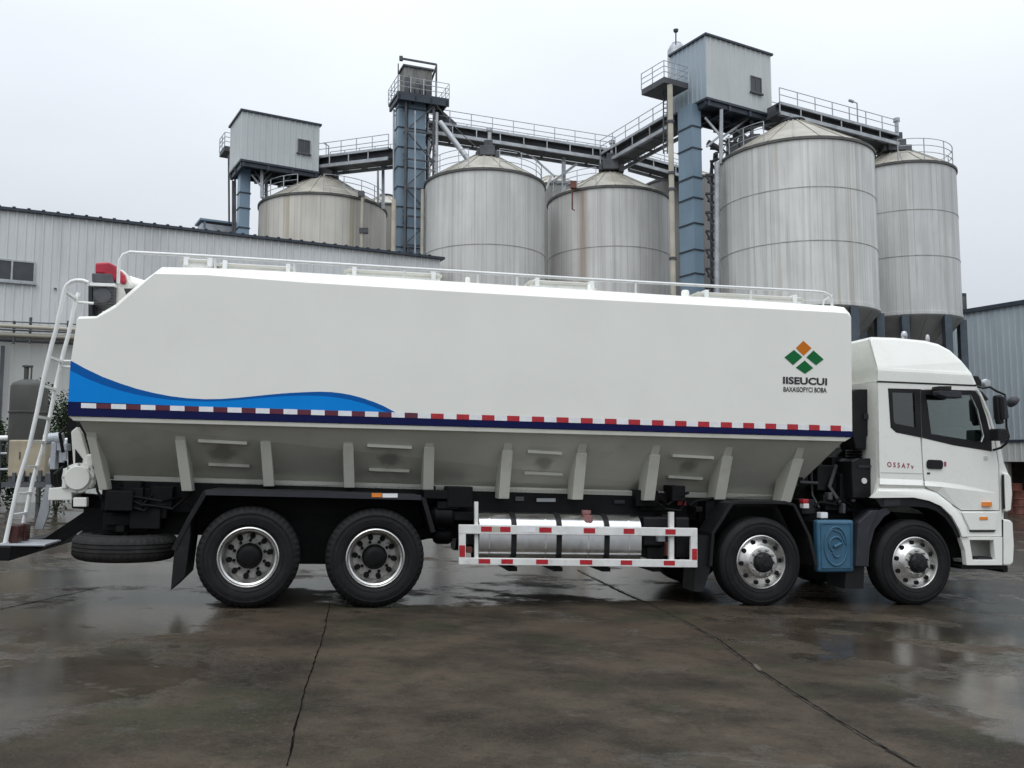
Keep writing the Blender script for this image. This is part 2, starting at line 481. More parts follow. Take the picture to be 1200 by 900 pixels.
for i in range(len(us) - 1):
    for j in range(len(vs_) - 1):
        q = []
        for a, b_ in ((i, j), (i + 1, j), (i + 1, j + 1), (i, j + 1)):
            p = P0 + UH * us[a] + Vector((-UH.y, UH.x, 0)) * vs_[b_]
            q.append((p.x, p.y, ground_z(p.x, p.y)))
        g.quad(*q)
go = g.build('ground', M['ground']); go['kind'] = 'structure'

def G(px, py):
    """ground point under a photo measurement"""
    d = ray(px, py)
    nrm = UZ
    t = (P0 - CAM).dot(nrm) / d.dot(nrm)
    return CAM + d * t

def crack(name, pts, wmin, wmax, mat, lift=.004):
    P = []
    for k in range(len(pts) - 1):
        a, b = G(*pts[k]), G(*pts[k + 1])
        n = max(2, int((b - a).length / .05))
        for i in range(n): P.append(a.lerp(b, i / n))
    mb = MB(); L = []
    ph = 0
    for i, p in enumerate(P):
        d = (P[min(i + 1, len(P) - 1)] - P[max(i - 1, 0)]).normalized(); s_ = d.cross(UZ)
        ph = ph * .9 + random.uniform(-.0035, .0035)
        wd = random.uniform(wmin, wmax)
        q = p + s_ * ph + UZ * lift
        L.append((q - s_ * wd, q + s_ * wd * random.uniform(.5, 1)))
    for i in range(len(L) - 1): mb.quad(L[i][0], L[i][1], L[i + 1][1], L[i + 1][0])
    o = mb.build(name, mat); o['kind'] = 'structure'
    return o
M['crack'] = pm('joint_dirt', (.006, .0055, .005), .95, spec=.03, var=.4, scale=8)
M['patch'] = pm('joint_mortar', (.085, .078, .066), .9, spec=.05, var=.3, scale=5, dirt=(.05, .05, .045), dirt_amt=.6)
M['seal'] = pm('joint_seal', (.048, .042, .035), .7, var=.5, scale=9, dirt=(.018, .016, .014), dirt_amt=.85, spec=.05)
crack('ground_crack', [(386, 706), (381, 735), (372, 765), (362, 800), (352, 835), (343, 868), (334, 902)], .003, .0075, M['crack'])
crack('ground_crack', [(0, 714), (40, 706), (80, 697), (120, 688)], .006, .014, M['crack'])
crack('ground_joint', [(676, 668), (720, 690), (760, 708), (800, 728), (840, 750), (885, 783), (940, 820), (1000, 856), (1080, 903)], .012, .03, M['seal'])
crack('ground_crack', [(676, 667), (720, 689), (760, 707), (800, 727), (840, 749), (885, 782), (940, 819), (1000, 855), (1080, 902)], .002, .007, M['crack'], .008)
for q in [[(882, 780), (886, 779.5), (891, 784), (893, 787), (889, 787.5), (886, 784.5)]]:
    mb = MB(); mb.quad(*[G(*p) + UZ * .011 for p in q]); o = mb.build('mortar_patch', M['patch']); o['kind'] = 'structure'

# ------------------------------------------------------------------ TRUCK
WID = 2.5
truck = empty('bulk_feed_truck'); truck.matrix_world = TM
tag(truck, 'long white eight-wheel bulk feed truck with blue wave stripe parked on the wet yard', 'truck')

def px_poly(pts, y=0.0): return [T(a, b, y) for a, b in pts]
def rectp(mb, x0, y0, x1, y1, ya, yb):
    """box whose near face is a photo rectangle on plane ya"""
    a = T(x0, y1, ya); b = T(x1, y1, ya); c = T(x1, y0, ya); d = T(x0, y0, ya)
    mb.prism([a, b, c, d], ya, yb)

# tank body
near = [(79, 487), (83, 422), (90, 376), (92, 373), (113, 372.5), (122, 367.5), (136, 359.5), (156, 342), (181, 320.5), (240, 322), (360, 331), (520, 340.8),
        (660, 349), (820, 357.3), (980, 366), (993, 367.2), (997.5, 372), (999, 511.5)]
top = [(79, 487), (83, 422), (91, 373), (92.5, 371), (113.5, 370.5), (121.5, 365), (135, 357), (155, 339), (190, 313), (240, 313.8), (360, 319.5), (520, 329.2),
       (660, 338), (820, 348), (978, 358.5), (989, 360), (995.5, 367), (999, 511.5)]
yA, yB = 0.0, .11
ln = [T(*p, yA) for p in near]; lt = [T(*p, yB) for p in top]
lt[0] = ln[0]; lt[1] = ln[1]; lt[-1] = ln[-1]
tk = MB()
tk.loft([[(x, yA, z) for x, z in ln], [(x, yB, z) for x, z in lt], [(x, WID - yB, z) for x, z in lt], [(x, WID, z) for x, z in ln]])
tank = tk.build('tank_body', M['white'], truck, bevel=.012, smooth=False)

# decals
def decal(name, pts, mat, parent, y, t=.002):
    mb = MB(); mb.prism(px_poly(pts, y), y, y + t - .0005)
    return mb.build(name, mat, parent)
wave_top = [(82.8, 422.5), (100, 432), (120, 441.5), (140, 449), (160, 455.5), (180, 460.5), (200, 464.3), (220, 466.7), (240, 467.8), (260, 467.5), (280, 466),
            (300, 464), (320, 462), (340, 460.4), (360, 459.4), (375, 459), (388, 459.4), (400, 460.8), (412, 463), (425, 466.5), (438, 471), (450, 476), (461, 482), (466, 485)]
wave_low = [(82, 434), (100, 443), (120, 451), (140, 457.5), (160, 462.5), (180, 466), (200, 468.7), (220, 470), (240, 470.6), (260, 470.2), (280, 468.8),
            (300, 466.9), (320, 465.2), (340, 464), (360, 463.6), (375, 464), (388, 465), (400, 466.8), (412, 469), (425, 472.5), (438, 477), (448, 481), (458, 484.5), (466, 485.2)]
navy_top = [(79.8, 471), (466, 485.6)]
decal('wave_decal', wave_top + wave_low[::-1], M['wave_dark'], tank, -.004)
decal('wave_decal', wave_low + [(466, 485.5), (300, 479.4), (79.8, 470.8)], M['wave'], tank, -.004)
decal('navy_band', [(79.8, 470.5), (466, 485.2), (700, 494.4), (999, 505.5), (999, 512), (79, 487.2)], M['navy'], tank, -.004)
# reflective tape
mb = MB()
A0, A1 = T(95, 472.2, -.007), T(998, 499.2, -.007)
B0, B1 = T(95, 478.0, -.007), T(998, 505.4, -.007)
L = A1[0] - A0[0]; n = 61
for k in range(n):
    def lerp(p, q, t): return (p[0] + (q[0] - p[0]) * t, p[1] + (q[1] - p[1]) * t)
    t0, t1 = k / n, (k + 1) / n
    pxm = 95 + (998 - 95) * t0
    mb.mi = 0 if k % 2 == 0 else (2 if pxm < 462 else 1)
    mb.prism([lerp(B0, B1, t0), lerp(B0, B1, t1), lerp(A0, A1, t1), lerp(A0, A1, t0)], -.007, -.0055)
mb.build('reflective_tape', [M['tape_white'], M['tape_red'], M['tape_darkred']], tank)
# logo
for pts, m in (([(941.4, 399.2), (951, 407.8), (941.7, 416.8), (932.8, 407.8)], 'orange'), ([(930.5, 410), (940.3, 418.3), (929.4, 427.8), (919.3, 418.7)], 'green'),
               ([(953.4, 410.6), (965.2, 421), (956.4, 428), (945, 418.7)], 'green'), ([(943, 422.3), (953, 431.2), (943.4, 438), (932.7, 430.8)], 'green')):
    decal('logo_diamond', pts, M[m], tank, -.004)
def text(name, body, bl, br, tl, y, mat, parent, bold=.0):
    cu = bpy.data.curves.new(name, 'FONT'); cu.body = body; cu.size = 1; cu.offset = bold; cu.resolution_u = 3
    o = bpy.data.objects.new(name, cu); COL.objects.link(o)
    dg = bpy.context.evaluated_depsgraph_get(); dg.update()
    me = bpy.data.meshes.new_from_object(o.evaluated_get(dg))
    bpy.data.objects.remove(o); bpy.data.curves.remove(cu)
    xs = [v.co.x for v in me.vertices]; ys = [v.co.y for v in me.vertices]
    x0, x1, y0, y1 = min(xs), max(xs), min(ys), max(ys)
    A, B, C = T(*bl, y), T(*br, y), T(*tl, y)
    for v in me.vertices:
        s_ = (v.co.x - x0) / (x1 - x0); t_ = (v.co.y - y0) / (y1 - y0)
        v.co = (A[0] + (B[0] - A[0]) * s_ + (C[0] - A[0]) * t_, y, A[1] + (B[1] - A[1]) * s_ + (C[1] - A[1]) * t_)
    me.materials.clear(); me.materials.append(mat)
    ob = bpy.data.objects.new(name, me); COL.objects.link(ob); ob.parent = parent
    return ob
text('lettering', 'IISEUCUI', (917.6, 449.8), (969.3, 451.6), (917.6, 441.2), -.005, M['black_ink'], tank, .035)
text('lettering', 'BAXA\\SOFYCI BOBA', (918.2, 459), (968.8, 460.2), (918.2, 453.0), -.005, M['black_ink'], tank, .02)

# hopper
hp = MB()
yh = .80
tl_, tr_ = T(92, 492, .03), T(990, 516, .03)
bl_, br_ = T(129, 562, yh), T(918, 585, yh)
rimL, rimR = T(80, 488, .012), T(998, 512.5, .012)
def ring(a, b, y0, y1): return [(a[0], y0, a[1]), (b[0], y0, b[1]), (b[0], y1, b[1]), (a[0], y1, a[1])]
bl2, br2 = (bl_[0], bl_[1]), (br_[0], br_[1])
hp.loft([ring(tl_, tr_, .03, WID - .03), ring(bl_, br_, yh, WID - yh)])
hopper = hp.build('hopper', M['hopper'], truck, bevel=.01)
# rim ledge below the navy band
mb = MB(); a, b = T(80, 487.6, .006), T(998, 512.6, .006); c, d = T(990, 517.5, .006), T(86, 493.2, .006)
mb.prism([d, c, b, a], .006, .10); mb.prism([d, c, b, a], WID - .10, WID - .006)
mb.build('rim_ledge', M['hopper'], hopper, bevel=.006)
# bottom rail
mb = MB(); ya = .62
mb.prism(px_poly([(133, 557), (912, 580), (912, 586.5), (133, 563.5)], ya), ya, ya + .12)
mb.build('bottom_rail', M['hopper'], hopper, bevel=.006)
ribs = [(107, 513, 121, 574), (211, 516, 219, 575.5), (311, 518, 315, 570), (408, 521, 409.5, 571.5), (503, 524, 502, 574), (595, 528, 590.5, 584.5), (682, 531, 677, 585.5),
        (768, 533, 761, 586.5), (853, 535, 844, 585.5), (936, 538, 921, 588.5)]
for k, (xt, yt, xb, yb_) in enumerate(ribs):
    mb = MB(); hw = 6.2 if k else 5.2
    n1, n2 = .19, .36
    pt = [T3(xt - hw, yt, n1), T3(xt + hw, yt, n1)]; pb = [T3(xb + hw, yb_, n2), T3(xb - hw, yb_, n2)]
    nr = [pt[0], pt[1], pb[0], pb[1]]
    fr = [p + Vector((0, .34 if i < 2 else .22, 0)) for i, p in enumerate(nr)]
    mb.hexa(nr, fr)
    # thin web up to the rim
    u_ = (pt[0] + pt[1]) / 2
    mb.hexa([u_ + Vector((-.05, -.11, .235)), u_ + Vector((.05, -.11, .235)), u_ + Vector((.05, .03, -.02)), u_ + Vector((-.05, .03, -.02))],
            [u_ + Vector((-.05, .15, .235)), u_ + Vector((.05, .15, .235)), u_ + Vector((.05, .3, -.02)), u_ + Vector((-.05, .3, -.02))])
    mb.build('rib', M['hopper'], hopper, bevel=.006)
def on_hopper(px, py):
    """point on the sloping near hopper wall"""
    t = .5
    for _ in range(12):
        y = .03 + (yh - .03) * t
        x, z = T(px, py, y)
        s_ = (x - tl_[0]) / (tr_[0] - tl_[0])
        zt = tl_[1] + (tr_[1] - tl_[1]) * s_; zb = bl_[1] + (br_[1] - bl_[1]) * (x - bl_[0]) / (br_[0] - bl_[0])
        t = (zt - z) / (zt - zb)
    return Vector((x, .03 + (yh - .03) * t, z))
for (xa, ya_, xb_, yb_) in ((233, 515.5, 290, 518.5), (245, 543, 293, 545), (430, 521, 482, 523.5), (432, 549, 479, 551), (617, 528, 657, 530.5), (613, 553, 658, 555), (786, 533, 834, 535.5), (781, 557.5, 821, 560)):
    a, b = on_hopper(xa, ya_), on_hopper(xb_, yb_)
    mb = MB(); o_ = Vector((0, -.035, -.01))
    mb.bar(a + o_, b + o_, .07, .035); mb.build('hatch_bar', M['hopper'], hopper, bevel=.004)
add_spots(M['hopper'], [(on_hopper(262, 530), .22), (on_hopper(457, 537), .2), (on_hopper(637, 541), .17), (on_hopper(806, 546), .17)])
# top rail
mb = MB(); yr = .14
path = [T3(138.5, 332, yr), T3(139, 314, yr), T3(140.5, 305, yr), T3(144.5, 298.5, yr), T3(152, 295.5, yr), T3(239, 300, yr), T3(360, 307.5, yr), T3(520, 317, yr), T3(680, 326.7, yr),
        T3(830, 335, yr), T3(955, 341.6, yr), T3(966, 343, yr), T3(972.5, 346.5, yr), T3(975, 352, yr), T3(975, 361, yr)]
mb.tube(path, .018, 10)
for x, yt, yb_ in ((252, 301, 316), (345, 306.6, 321), (474, 314, 328), (560, 319.4, 333), (606, 322.2, 337), (745, 330.4, 345), (880, 337.8, 354)):
    mb.tube([T3(x, yt, yr), T3(x, yb_, yr)], .013, 8)
mb.tube([T3(975, 346, yr), T3(966, 352, yr + .15), T3(964, 360, yr + .2)], .012, 8)
far = [(p.x, WID - p.y, p.z) for p in path]
mb.tube(far, .018, 8)
mb.build('top_rail', M['rail_white'], truck, smooth=True)
# manway hatches
for (xa, xb_, yt, yb_, y0, y1) in ((214, 247, 303.5, 316, .45, 1.5), (256, 344, 309, 321, .55, 1.7), (406, 516, 316, 332, .5, 1.8), (622, 698, 329, 342, .5, 1.8), (817, 940, 343, 358, .5, 1.8)):
    mb = MB()
    sl = (xb_ - xa) * .055
    a, b, c, d = T(xa, yt - 1.5, y0), T(xb_, yt + sl - 1.5, y0), T(xb_, yb_ + sl + 6, y0), T(xa, yb_ + 6, y0)
    mb.prism([d, c, b, a], y0, y1)
    h = mb.build('roof_hatch', M['guard'], truck, bevel=.02)
    mb = MB()
    x0, z0 = a; x1, z1 = b
    zz = lambda x: z0 + (z1 - z0) * (x - x0) / (x1 - x0)
    mb.prism([(x0 - .02, zz(x0 - .02) - .045), (x1 + .02, zz(x1 + .02) - .045), (x1 + .02, zz(x1 + .02) - .015), (x0 - .02, zz(x0 - .02) - .015)], y0 - .02, y1 + .02)
    mb.build('lid_flange', M['hopper'], h)
    mb = MB()
    for t in (.06, .9):
        x = x0 + (x1 - x0) * t
        mb.box((x, y0 - .05, zz(x) - .09), (x + .05, y0 + .08, zz(x) + .018))
    mb.split('hatch_latch', M['rail_white'], h, bevel=.005)
# small vents on the roof between hatches
for (x, y_, r_) in ((692, 338, .05), (803, 345, .05), (548, 330, .03)):
    p = T3(x, y_, .5)
    mb = MB(); mb.lathe([(0, p.z + .05), (r_ * .8, p.z + .05), (r_, p.z + .03), (r_, p.z - .15)], n=20, c=(p.x, p.y, 0))
    mb.build('roof_vent', M['white'], truck, smooth=True)

# rear auger motor
aug = empty('auger_drive', (0, 0, 0), truck)
ym = .75
mb = MB()
cap = px_poly([(111.3, 307.5), (127, 306.5), (137, 312), (146, 322), (148, 330), (144, 333.5), (136, 327.5), (130, 330), (121, 321), (111, 321)], ym)
mb.prism(cap, ym, ym + .42); mb.build('motor_cap', M['red'], aug, bevel=.025, seg=3)
mb = MB()
mb.prism(px_poly([(107.5, 320), (131, 321), (134, 332), (107.5, 330)], ym - .02), ym - .02, ym + .45)
mb.build('motor_flange', M['motor'], aug, bevel=.01)
mb = MB(); mb.prism(px_poly([(105, 331), (135, 332), (135, 335.5), (105, 334.5)], ym - .08), ym - .08, ym + .48)
mb.build('mount_plate', M['rail_white'], aug, bevel=.004)
mb = MB(); mb.prism(px_poly([(109, 336), (134, 336), (134.5, 358.5), (109, 357)], ym - .03), ym - .03, ym + .4)
c_ = T(121, 347, ym); mb.lathe([(0, ym - .05), (.085, ym - .05), (.1, ym - .03), (.1, ym)], 'Y', 24, (c_[0], 0, c_[1]))
for k in range(5):
    q = T(110, 340 + k * 3.6, ym - .045); q2 = T(133, 340 + k * 3.6, ym - .045)
    mb.box((q[0], ym - .045, q[1] - .006), (q2[0], ym - .02, q[1] + .006))
mb.build('motor_body', M['motor'], aug, bevel=.006)
mb = MB(); mb.prism(px_poly([(103.5, 335), (108, 335), (108, 380), (103.5, 380)], ym), ym, ym + .1)
mb.prism(px_poly([(107, 357), (115, 357), (115, 380), (107, 380)], ym + .1), ym + .1, ym + .3); mb.build('motor_bracket', M['dgrey'], aug)
mb = MB()
prof = px_poly([(134, 318), (141, 314), (150, 322), (153, 333), (148, 368), (134, 372)], ym + .05)
mb.prism(prof, ym + .05, ym + .55)
mb.build('auger_housing', M['white'], aug, bevel=.05, seg=3)
mb = MB(); mb.tube([T3(146, 332, ym + .3), T3(190, 345, ym + .3)], .10, 20); mb.build('auger_tube', M['white'], aug, smooth=True)
mb = MB(); mb.prism(px_poly([(145, 338), (160, 338), (155, 346), (148, 346)], ym - .1), ym - .1, ym + .2); mb.build('auger_bracket', M['dgrey'], aug)

# ladder
lad = empty('rear_ladder', (0, 0, 0), truck)
yl = .12; dy = .46
r1 = [(103.5, 331.5), (97, 329), (90, 328.6), (84, 330), (79, 333.5), (76, 339), (72, 356), (66, 385), (60, 406), (52, 440), (44, 480), (34, 525), (23, 560), (14, 600), (6, 636)]
P = [T3(a, b, yl) for a, b in r1]
for d in (0, dy):
    mb = MB(); mb.tube([p + Vector((0, d, 0)) for p in (P if d == 0 else P[4:])], .022, 10); mb.build('ladder_rail', M['rail_white'], lad, smooth=True)
for (x, y_) in ((75.5, 341), (57.2, 418), (49.5, 452), (42.3, 488), (35.5, 517), (27, 547), (20, 579), (13.5, 604)):
    a = T3(x, y_, yl); mb = MB(); mb.bar(a, a + Vector((0, dy, 0)), .032, .026); mb.build('rung', M['rail_white'], lad)
mb = MB()
for (x, y_, x2) in ((59, 417, 86), (56, 424, 84), (76, 345, 97)):
    a = T3(x, y_, yl); a2 = T3(x2, y_, yl); mb.tube([a + Vector((0, dy, 0)), Vector((a2.x, yl + dy, a.z))], .014, 8)
mb.split('ladder_bracket', M['rail_white'], lad, smooth=True)

# rear bumper
mb = MB()
a = T3(2, 640, .05); x0 = a.x; zb = a.z
mb.box((x0 - .04, .0, zb - .14), (x0 + .10, WID, zb)); bump = mb.build('rear_bumper', M['chassis'], truck, bevel=.01)
mb = MB(); mb.box((x0 - .05, .04, zb + .002), (x0 + .40, .62, zb + .022)); mb.build('step_plate', M['gal'], bump, bevel=.004)
for y0 in (.16, .40):
    mb = MB(); mb.box((x0 + .02, y0, zb + .024), (x0 + .11, y0 + .16, zb + .20)); mb.build('tail_lamp', M['redlens'], bump, bevel=.012)
mb = MB()
for y0 in (.85, 1.6):
    mb.hexa([(x0 + .02, y0, zb - .1), (x0 + .14, y0, zb - .1), (x0 + 1.0, y0, 1.12), (x0 + .82, y0, 1.14)], [(x0 + .02, y0 + .08, zb - .1), (x0 + .14, y0 + .08, zb - .1), (x0 + 1.0, y0 + .08, 1.12), (x0 + .82, y0 + .08, 1.14)])
mb.split('bumper_arm', M['chassis'], bump)
mb = MB(); mb.prism(px_poly([(54, 568), (40, 620), (50, 620), (57, 600), (60, 568)], .7), .7, .73); mb.build('rear_panel', M['gal'], truck)

# rear gear housing
gear = empty('discharge_gearbox', (0, 0, 0), truck)
yg = .55
mb = MB()
prof = px_poly([(74, 549), (88, 545), (108, 546.5), (112, 553), (113, 566), (108, 573), (80, 573.5), (74, 567), (71, 561)], yg)
mb.prism(prof, yg, yg + .5); mb.build('gear_casing', M['white'], gear, bevel=.04, seg=3)
mb = MB()
mb.prism(px_poly([(83, 506), (90, 500), (95, 508), (104, 540), (108, 548), (86, 548)], yg + .1), yg + .1, yg + .22)
mb.build('support_arm', M['white'], gear, bevel=.01)
c_ = T(92, 560, yg); mb = MB()
mb.lathe([(0, yg - .06), (.12, yg - .06), (.13, yg - .045), (.13, yg - .02), (.16, yg - .015), (.16, yg)], 'Y', 28, (c_[0], 0, c_[1])); mb.build('bearing_cover', M['white'], gear, smooth=True)
mb = MB()
for k in range(8):
    a = 2 * PI * k / 8; mb.lathe([(0, yg - .035), (.012, yg - .035), (.014, yg - .025), (.014, yg - .01)], 'Y', 6, (c_[0] + .145 * math.cos(a), 0, c_[1] + .145 * math.sin(a)))
mb.split('bolt', M['gal'], gear)
mb = MB(); mb.tube([T3(110, 548, yg - .03), T3(114, 552, yg - .03), T3(114, 575, yg - .02), T3(120, 585, yg)], .014, 8); mb.build('grease_line', M['black'], gear, smooth=True)
mb = MB()
for q in ((78, 549), (104, 549)):
    a = T3(*q, yg - .01); mb.box((a.x - .03, a.y - .02, a.z - .21), (a.x + .012, a.y + .02, a.z + .0))
mb.split('casing_rib', M['white'], gear, bevel=.006)
mb = MB(); mb.prism(px_poly([(88, 526), (97, 538), (96, 543), (88, 543)], yg + .09), yg + .09, yg + .098); mb.build('arm_opening', M['chassis'], gear)
mb = MB(); mb.prism(px_poly([(101, 532), (108, 532), (109, 548), (100, 548)], yg), yg, yg + .3); mb.build('casing_boss', M['white'], gear, bevel=.02)
mb = MB()
mb.prism(px_poly([(57, 572), (84, 570), (84, 586), (56, 586.5)], yg), yg, yg + .6); mb.prism(px_poly([(85.5, 583), (101.5, 583), (101.5, 594), (85.5, 594)], yg - .05), yg - .05, yg + .05)
mb.split('gear_mount', M['white'], gear, bevel=.01)
mb = MB()
mb.prism(px_poly([(60, 518), (66, 518), (64, 550), (58, 550)], yg + .3), yg + .3, yg + .45)
mb.prism(px_poly([(66, 518), (78, 520), (78, 528), (66, 528)], yg + .3), yg + .3, yg + .5)
mb.tube([T3(52, 515, yg + .4), T3(68, 513, yg + .4)], .06, 16); mb.tube([T3(66, 514, yg + .35), T3(74, 514, yg + .35)], .07, 16)
mb.tube([T3(72, 527, yg + .35), T3(72, 542, yg + .35)], .03, 10); mb.tube([T3(76, 527, yg + .35), T3(76, 540, yg + .35)], .03, 10)
mb.split('hydraulic_valve', pm('valve_paint', (.42, .45, .49), .35, var=.1, dirt=(.2, .2, .2)), gear, bevel=.008)
mb = MB(); mb.prism(px_poly([(58, 545), (76, 540), (76, 570), (60, 570)], yg + .5), yg + .5, yg + .6)
mb.prism(px_poly([(78, 490), (90, 490), (86, 540), (80, 545)], yg + .5), yg + .5, 1.9)
mb.tube([T3(74, 548, yg + .2), T3(64, 556, yg + .1), T3(66, 570, yg + .15), T3(80, 580, yg + .2)], .022, 8)
mb.tube([T3(78, 500, yg + .2), T3(70, 508, yg + .15), T3(74, 530, yg + .2)], .018, 8)
mb.split('hose_cluster', M['chassis'], gear)

# chassis
mb = MB()
xs0 = T(100, 575, .8)[0]; xs1 = T(1165, 600, .8)[0]
zt = .98; zlow = .70
for y0 in (.78, 1.62): mb.box((xs0, y0, zlow), (xs1, y0 + .09, zt))
mb.box((T(128, 560, .6)[0], .62, zt - .02), (T(930, 585, .6)[0], WID - .62, T(300, 566, .6)[1] - .005))
for x in (-1.2, -.2, .9, 2.1, 3.4, 4.6, 5.6, 6.6): mb.box((x, .87, .74), (x + .1, 1.62, .94))
chas = mb.build('chassis_frame', M['chassis'], truck)
mb = MB()
# hidden running gear as seen in the dark under the body
for cx in (0.0, T(440, 657, 0)[0]):
    mb.tube([(cx, .55, .53), (cx, 1.95, .53)], .11, 14); mb.lathe([(0, 1.0), (.2, 1.03), (.27, 1.12), (.27, 1.38), (.2, 1.47), (0, 1.5)], 'Y', 20, (cx, 0, .53))
for cx in (T(894.5, 660, 0)[0], T(1075, 660, 0)[0]):
    mb.tube([(cx, .4, .50), (cx, 2.1, .50)], .07, 12)
mb.split('axle', M['chassis'], chas, smooth=True)
mb = MB()
x2 = T(440, 657, 0)[0]
for y0 in (.66, 1.72):
    for k in range(6): mb.box((x2 / 2 - .75 + k * .09, y0, .70 - k * .04), (x2 / 2 + .75 - k * .09, y0 + .1, .735 - k * .04))
    mb.prism([(x2 / 2 - .2, .4), (x2 / 2 + .2, .4), (x2 / 2 + .3, .9), (x2 / 2 - .3, .9)], y0 - .02, y0 + .14)
for cx in (T(894.5, 660, 0)[0], T(1075, 660, 0)[0]):
    for y0 in (.72, 1.70):
        for k in range(4): mb.box((cx - .8 + k * .12, y0, .6 - k * .03), (cx + .8 - k * .12, y0 + .09, .625 - k * .03))
mb.split('leaf_spring', M['chassis'], chas)
mb = MB(); mb.tube([(2.0, 1.25, .72), (6.2, 1.25, .8)], .07, 12); mb.tube([(x2, 1.25, .55), (2.0, 1.25, .72)], .07, 12)
mb.tube([(-.9, 1.0, .98), (-2.0, 1.0, 1.05)], .09, 12)
mb.split('drive_shaft', M['chassis'], chas, smooth=True)
# air tanks, valves etc along the frame
mb = MB()
for (xa, xb_, py, y0, r_) in ((505, 535, 605, .35, .13), (508, 532, 628, .5, .1), (150, 200, 590, .55, .12), (820, 850, 605, .5, .12)):
    a, b = T3(xa, py, y0), T3(xb_, py, y0)
    mb.lathe([(0, a.x), (r_ * .7, a.x + .01), (r_, a.x + .05), (r_, b.x - .05), (r_ * .7, b.x - .01), (0, b.x)], 'X', 20, (0, y0 + r_, a.z))
mb.split('air_tank', M['chassis'], chas, smooth=True)
mb = MB()
random.seed(11)
for k in range(46):
    px_ = random.uniform(130, 230) if k < 12 else random.uniform(500, 545) if k < 22 else random.uniform(752, 850) if k < 32 else random.uniform(935, 1030)
    py_ = random.uniform(576, 612) if k < 32 else random.uniform(540, 615)
    a = T3(px_, py_, random.uniform(.3, .6)); sx, sz = random.uniform(.04, .16), random.uniform(.03, .14)
    mb.box((a.x - sx, a.y, a.z - sz), (a.x + sx, a.y + .3, a.z + sz))
mb.split('frame_fitting', M['chassis'], chas, bevel=.01)
mb = MB()
for k in range(14):
    x0_ = random.uniform(130, 220) if k < 5 else random.uniform(752, 840) if k < 8 else random.uniform(935, 1025)
    y0_ = random.uniform(578, 600); a = T3(x0_, y0_, .35)
    mb.tube([a, a + Vector((.12, .05, random.uniform(-.12, .1))), a + Vector((.3, .0, random.uniform(-.1, .1))), a + Vector((.45, .2, random.uniform(-.05, .15)))], .016, 8)
mb.split('air_hose', M['chassis'], chas, smooth=True)
# small light labels along the frame
for (xa, ya_, xb_, yb_, m) in ((537, 580, 547, 585, 'guard'), (520, 581.5, 530, 586, 'dgrey'), (604, 582, 614, 587, 'motor'), (629, 584, 651, 588, 'gal'), (720, 586, 732, 590, 'dgrey'), (768, 585, 775, 590, 'gal'), (794, 587, 804, 592, 'tape_red')):
    mb = MB(); rectp(mb, xa, ya_, xb_, yb_, .585, .60); mb.build('frame_bracket', M[m], chas)
# engine bay mass behind the tank
mb = MB()
mb.prism(px_poly([(930, 590), (1030, 590), (1028, 530), (1000, 515), (985, 530), (950, 565)], .75), .75, 1.75)
mb.prism(px_poly([(945, 640), (1030, 640), (1030, 585), (945, 585)], .6), .6, 1.9)
mb.build('engine', M['chassis'], truck, bevel=.02)
mb = MB()
for (xa, ya_, xb_, yb_, y0) in ((958, 545, 985, 575, .5), (985, 555, 1000, 600, .4), (940, 585, 956, 603, .35), (965, 580, 980, 600, .45), (975, 535, 990, 548, .55), (1000, 575, 1022, 600, .4)):
    rectp(mb, xa, ya_, xb_, yb_, y0, y0 + .25)
mb.split('engine_fitting', M['black'], truck, bevel=.015)
for (xa, ya_, xb_, yb_, m, y0) in ((941, 585, 948, 590, 'tape_red', .3), (942, 590, 948.5, 596, 'guard', .3), (962, 600.5, 970.5, 607.5, 'tape_white', .2), (971, 577, 976, 586, 'motor', .4), (988, 590, 991, 602, 'motor', .3), (1000, 583, 1003, 588, 'gal', .35)):
    mb = MB(); rectp(mb, xa, ya_, xb_, yb_, y0, y0 + .1); mb.build('reservoir' if m != 'gal' else 'clamp', M[m], truck, bevel=.01)
mb = MB(); mb.tube([T3(937, 565, .5), T3(958, 566, .5)], .02, 8); mb.tube([T3(951, 545, .6), T3(952, 580, .6), T3(960, 595, .5)], .015, 8)
mb.tube([T3(980, 545, .5), T3(972, 570, .45), T3(985, 590, .4)], .025, 8); mb.split('engine_hose', M['motor'], truck, smooth=True)

# wheels
def tyre_mesh(rr=.53, wd=.30, lug=True, name='tyre'):
    mb = MB(); n = 144
    prof = [(.300, .045), (.33, .016), (.38, .002), (.43, .0), (.475, .012), (.502, .03), (.520, .05), (rr, .062)]
    gro = [.098, .145, .19]
    tr = []
    for gcen in gro:
        k = wd / .30
        tr += [(rr + .001, gcen * k - .006), (rr - .014, gcen * k - .005), (rr - .014, gcen * k + .005), (rr + .001, gcen * k + .006)]
    back = [(r_, wd - h) for r_, h in reversed(prof)]
    full = prof + tr + back
    o = len(mb.v); m = len(full)
    for k in range(n):
        a = 2 * PI * k / n
        for i, (r_, h) in enumerate(full):
            q = r_
            if lug and (i in (5, 6, 7) or m - 1 - i in (5, 6, 7)) and (k % 3) == 0: q = r_ - .014
            mb.v.append((q * math.cos(a), h, q * math.sin(a)))
    for k in range(n):
        k2 = (k + 1) % n
        for i in range(m - 1):
            mb.f.append((o + k * m + i, o + k2 * m + i, o + k2 * m + i + 1, o + k * m + i + 1)); mb.m.append(0)
    # raised sidewall ring
    for ra in (.345, .405, .452):
        mb.lathe([(ra, .016 if ra < .35 else .006), (ra + .003, -.003 if ra > .35 else .004), (ra + .011, -.003 if ra > .35 else .002), (ra + .014, .008)], 'Y', 72)
    return mb
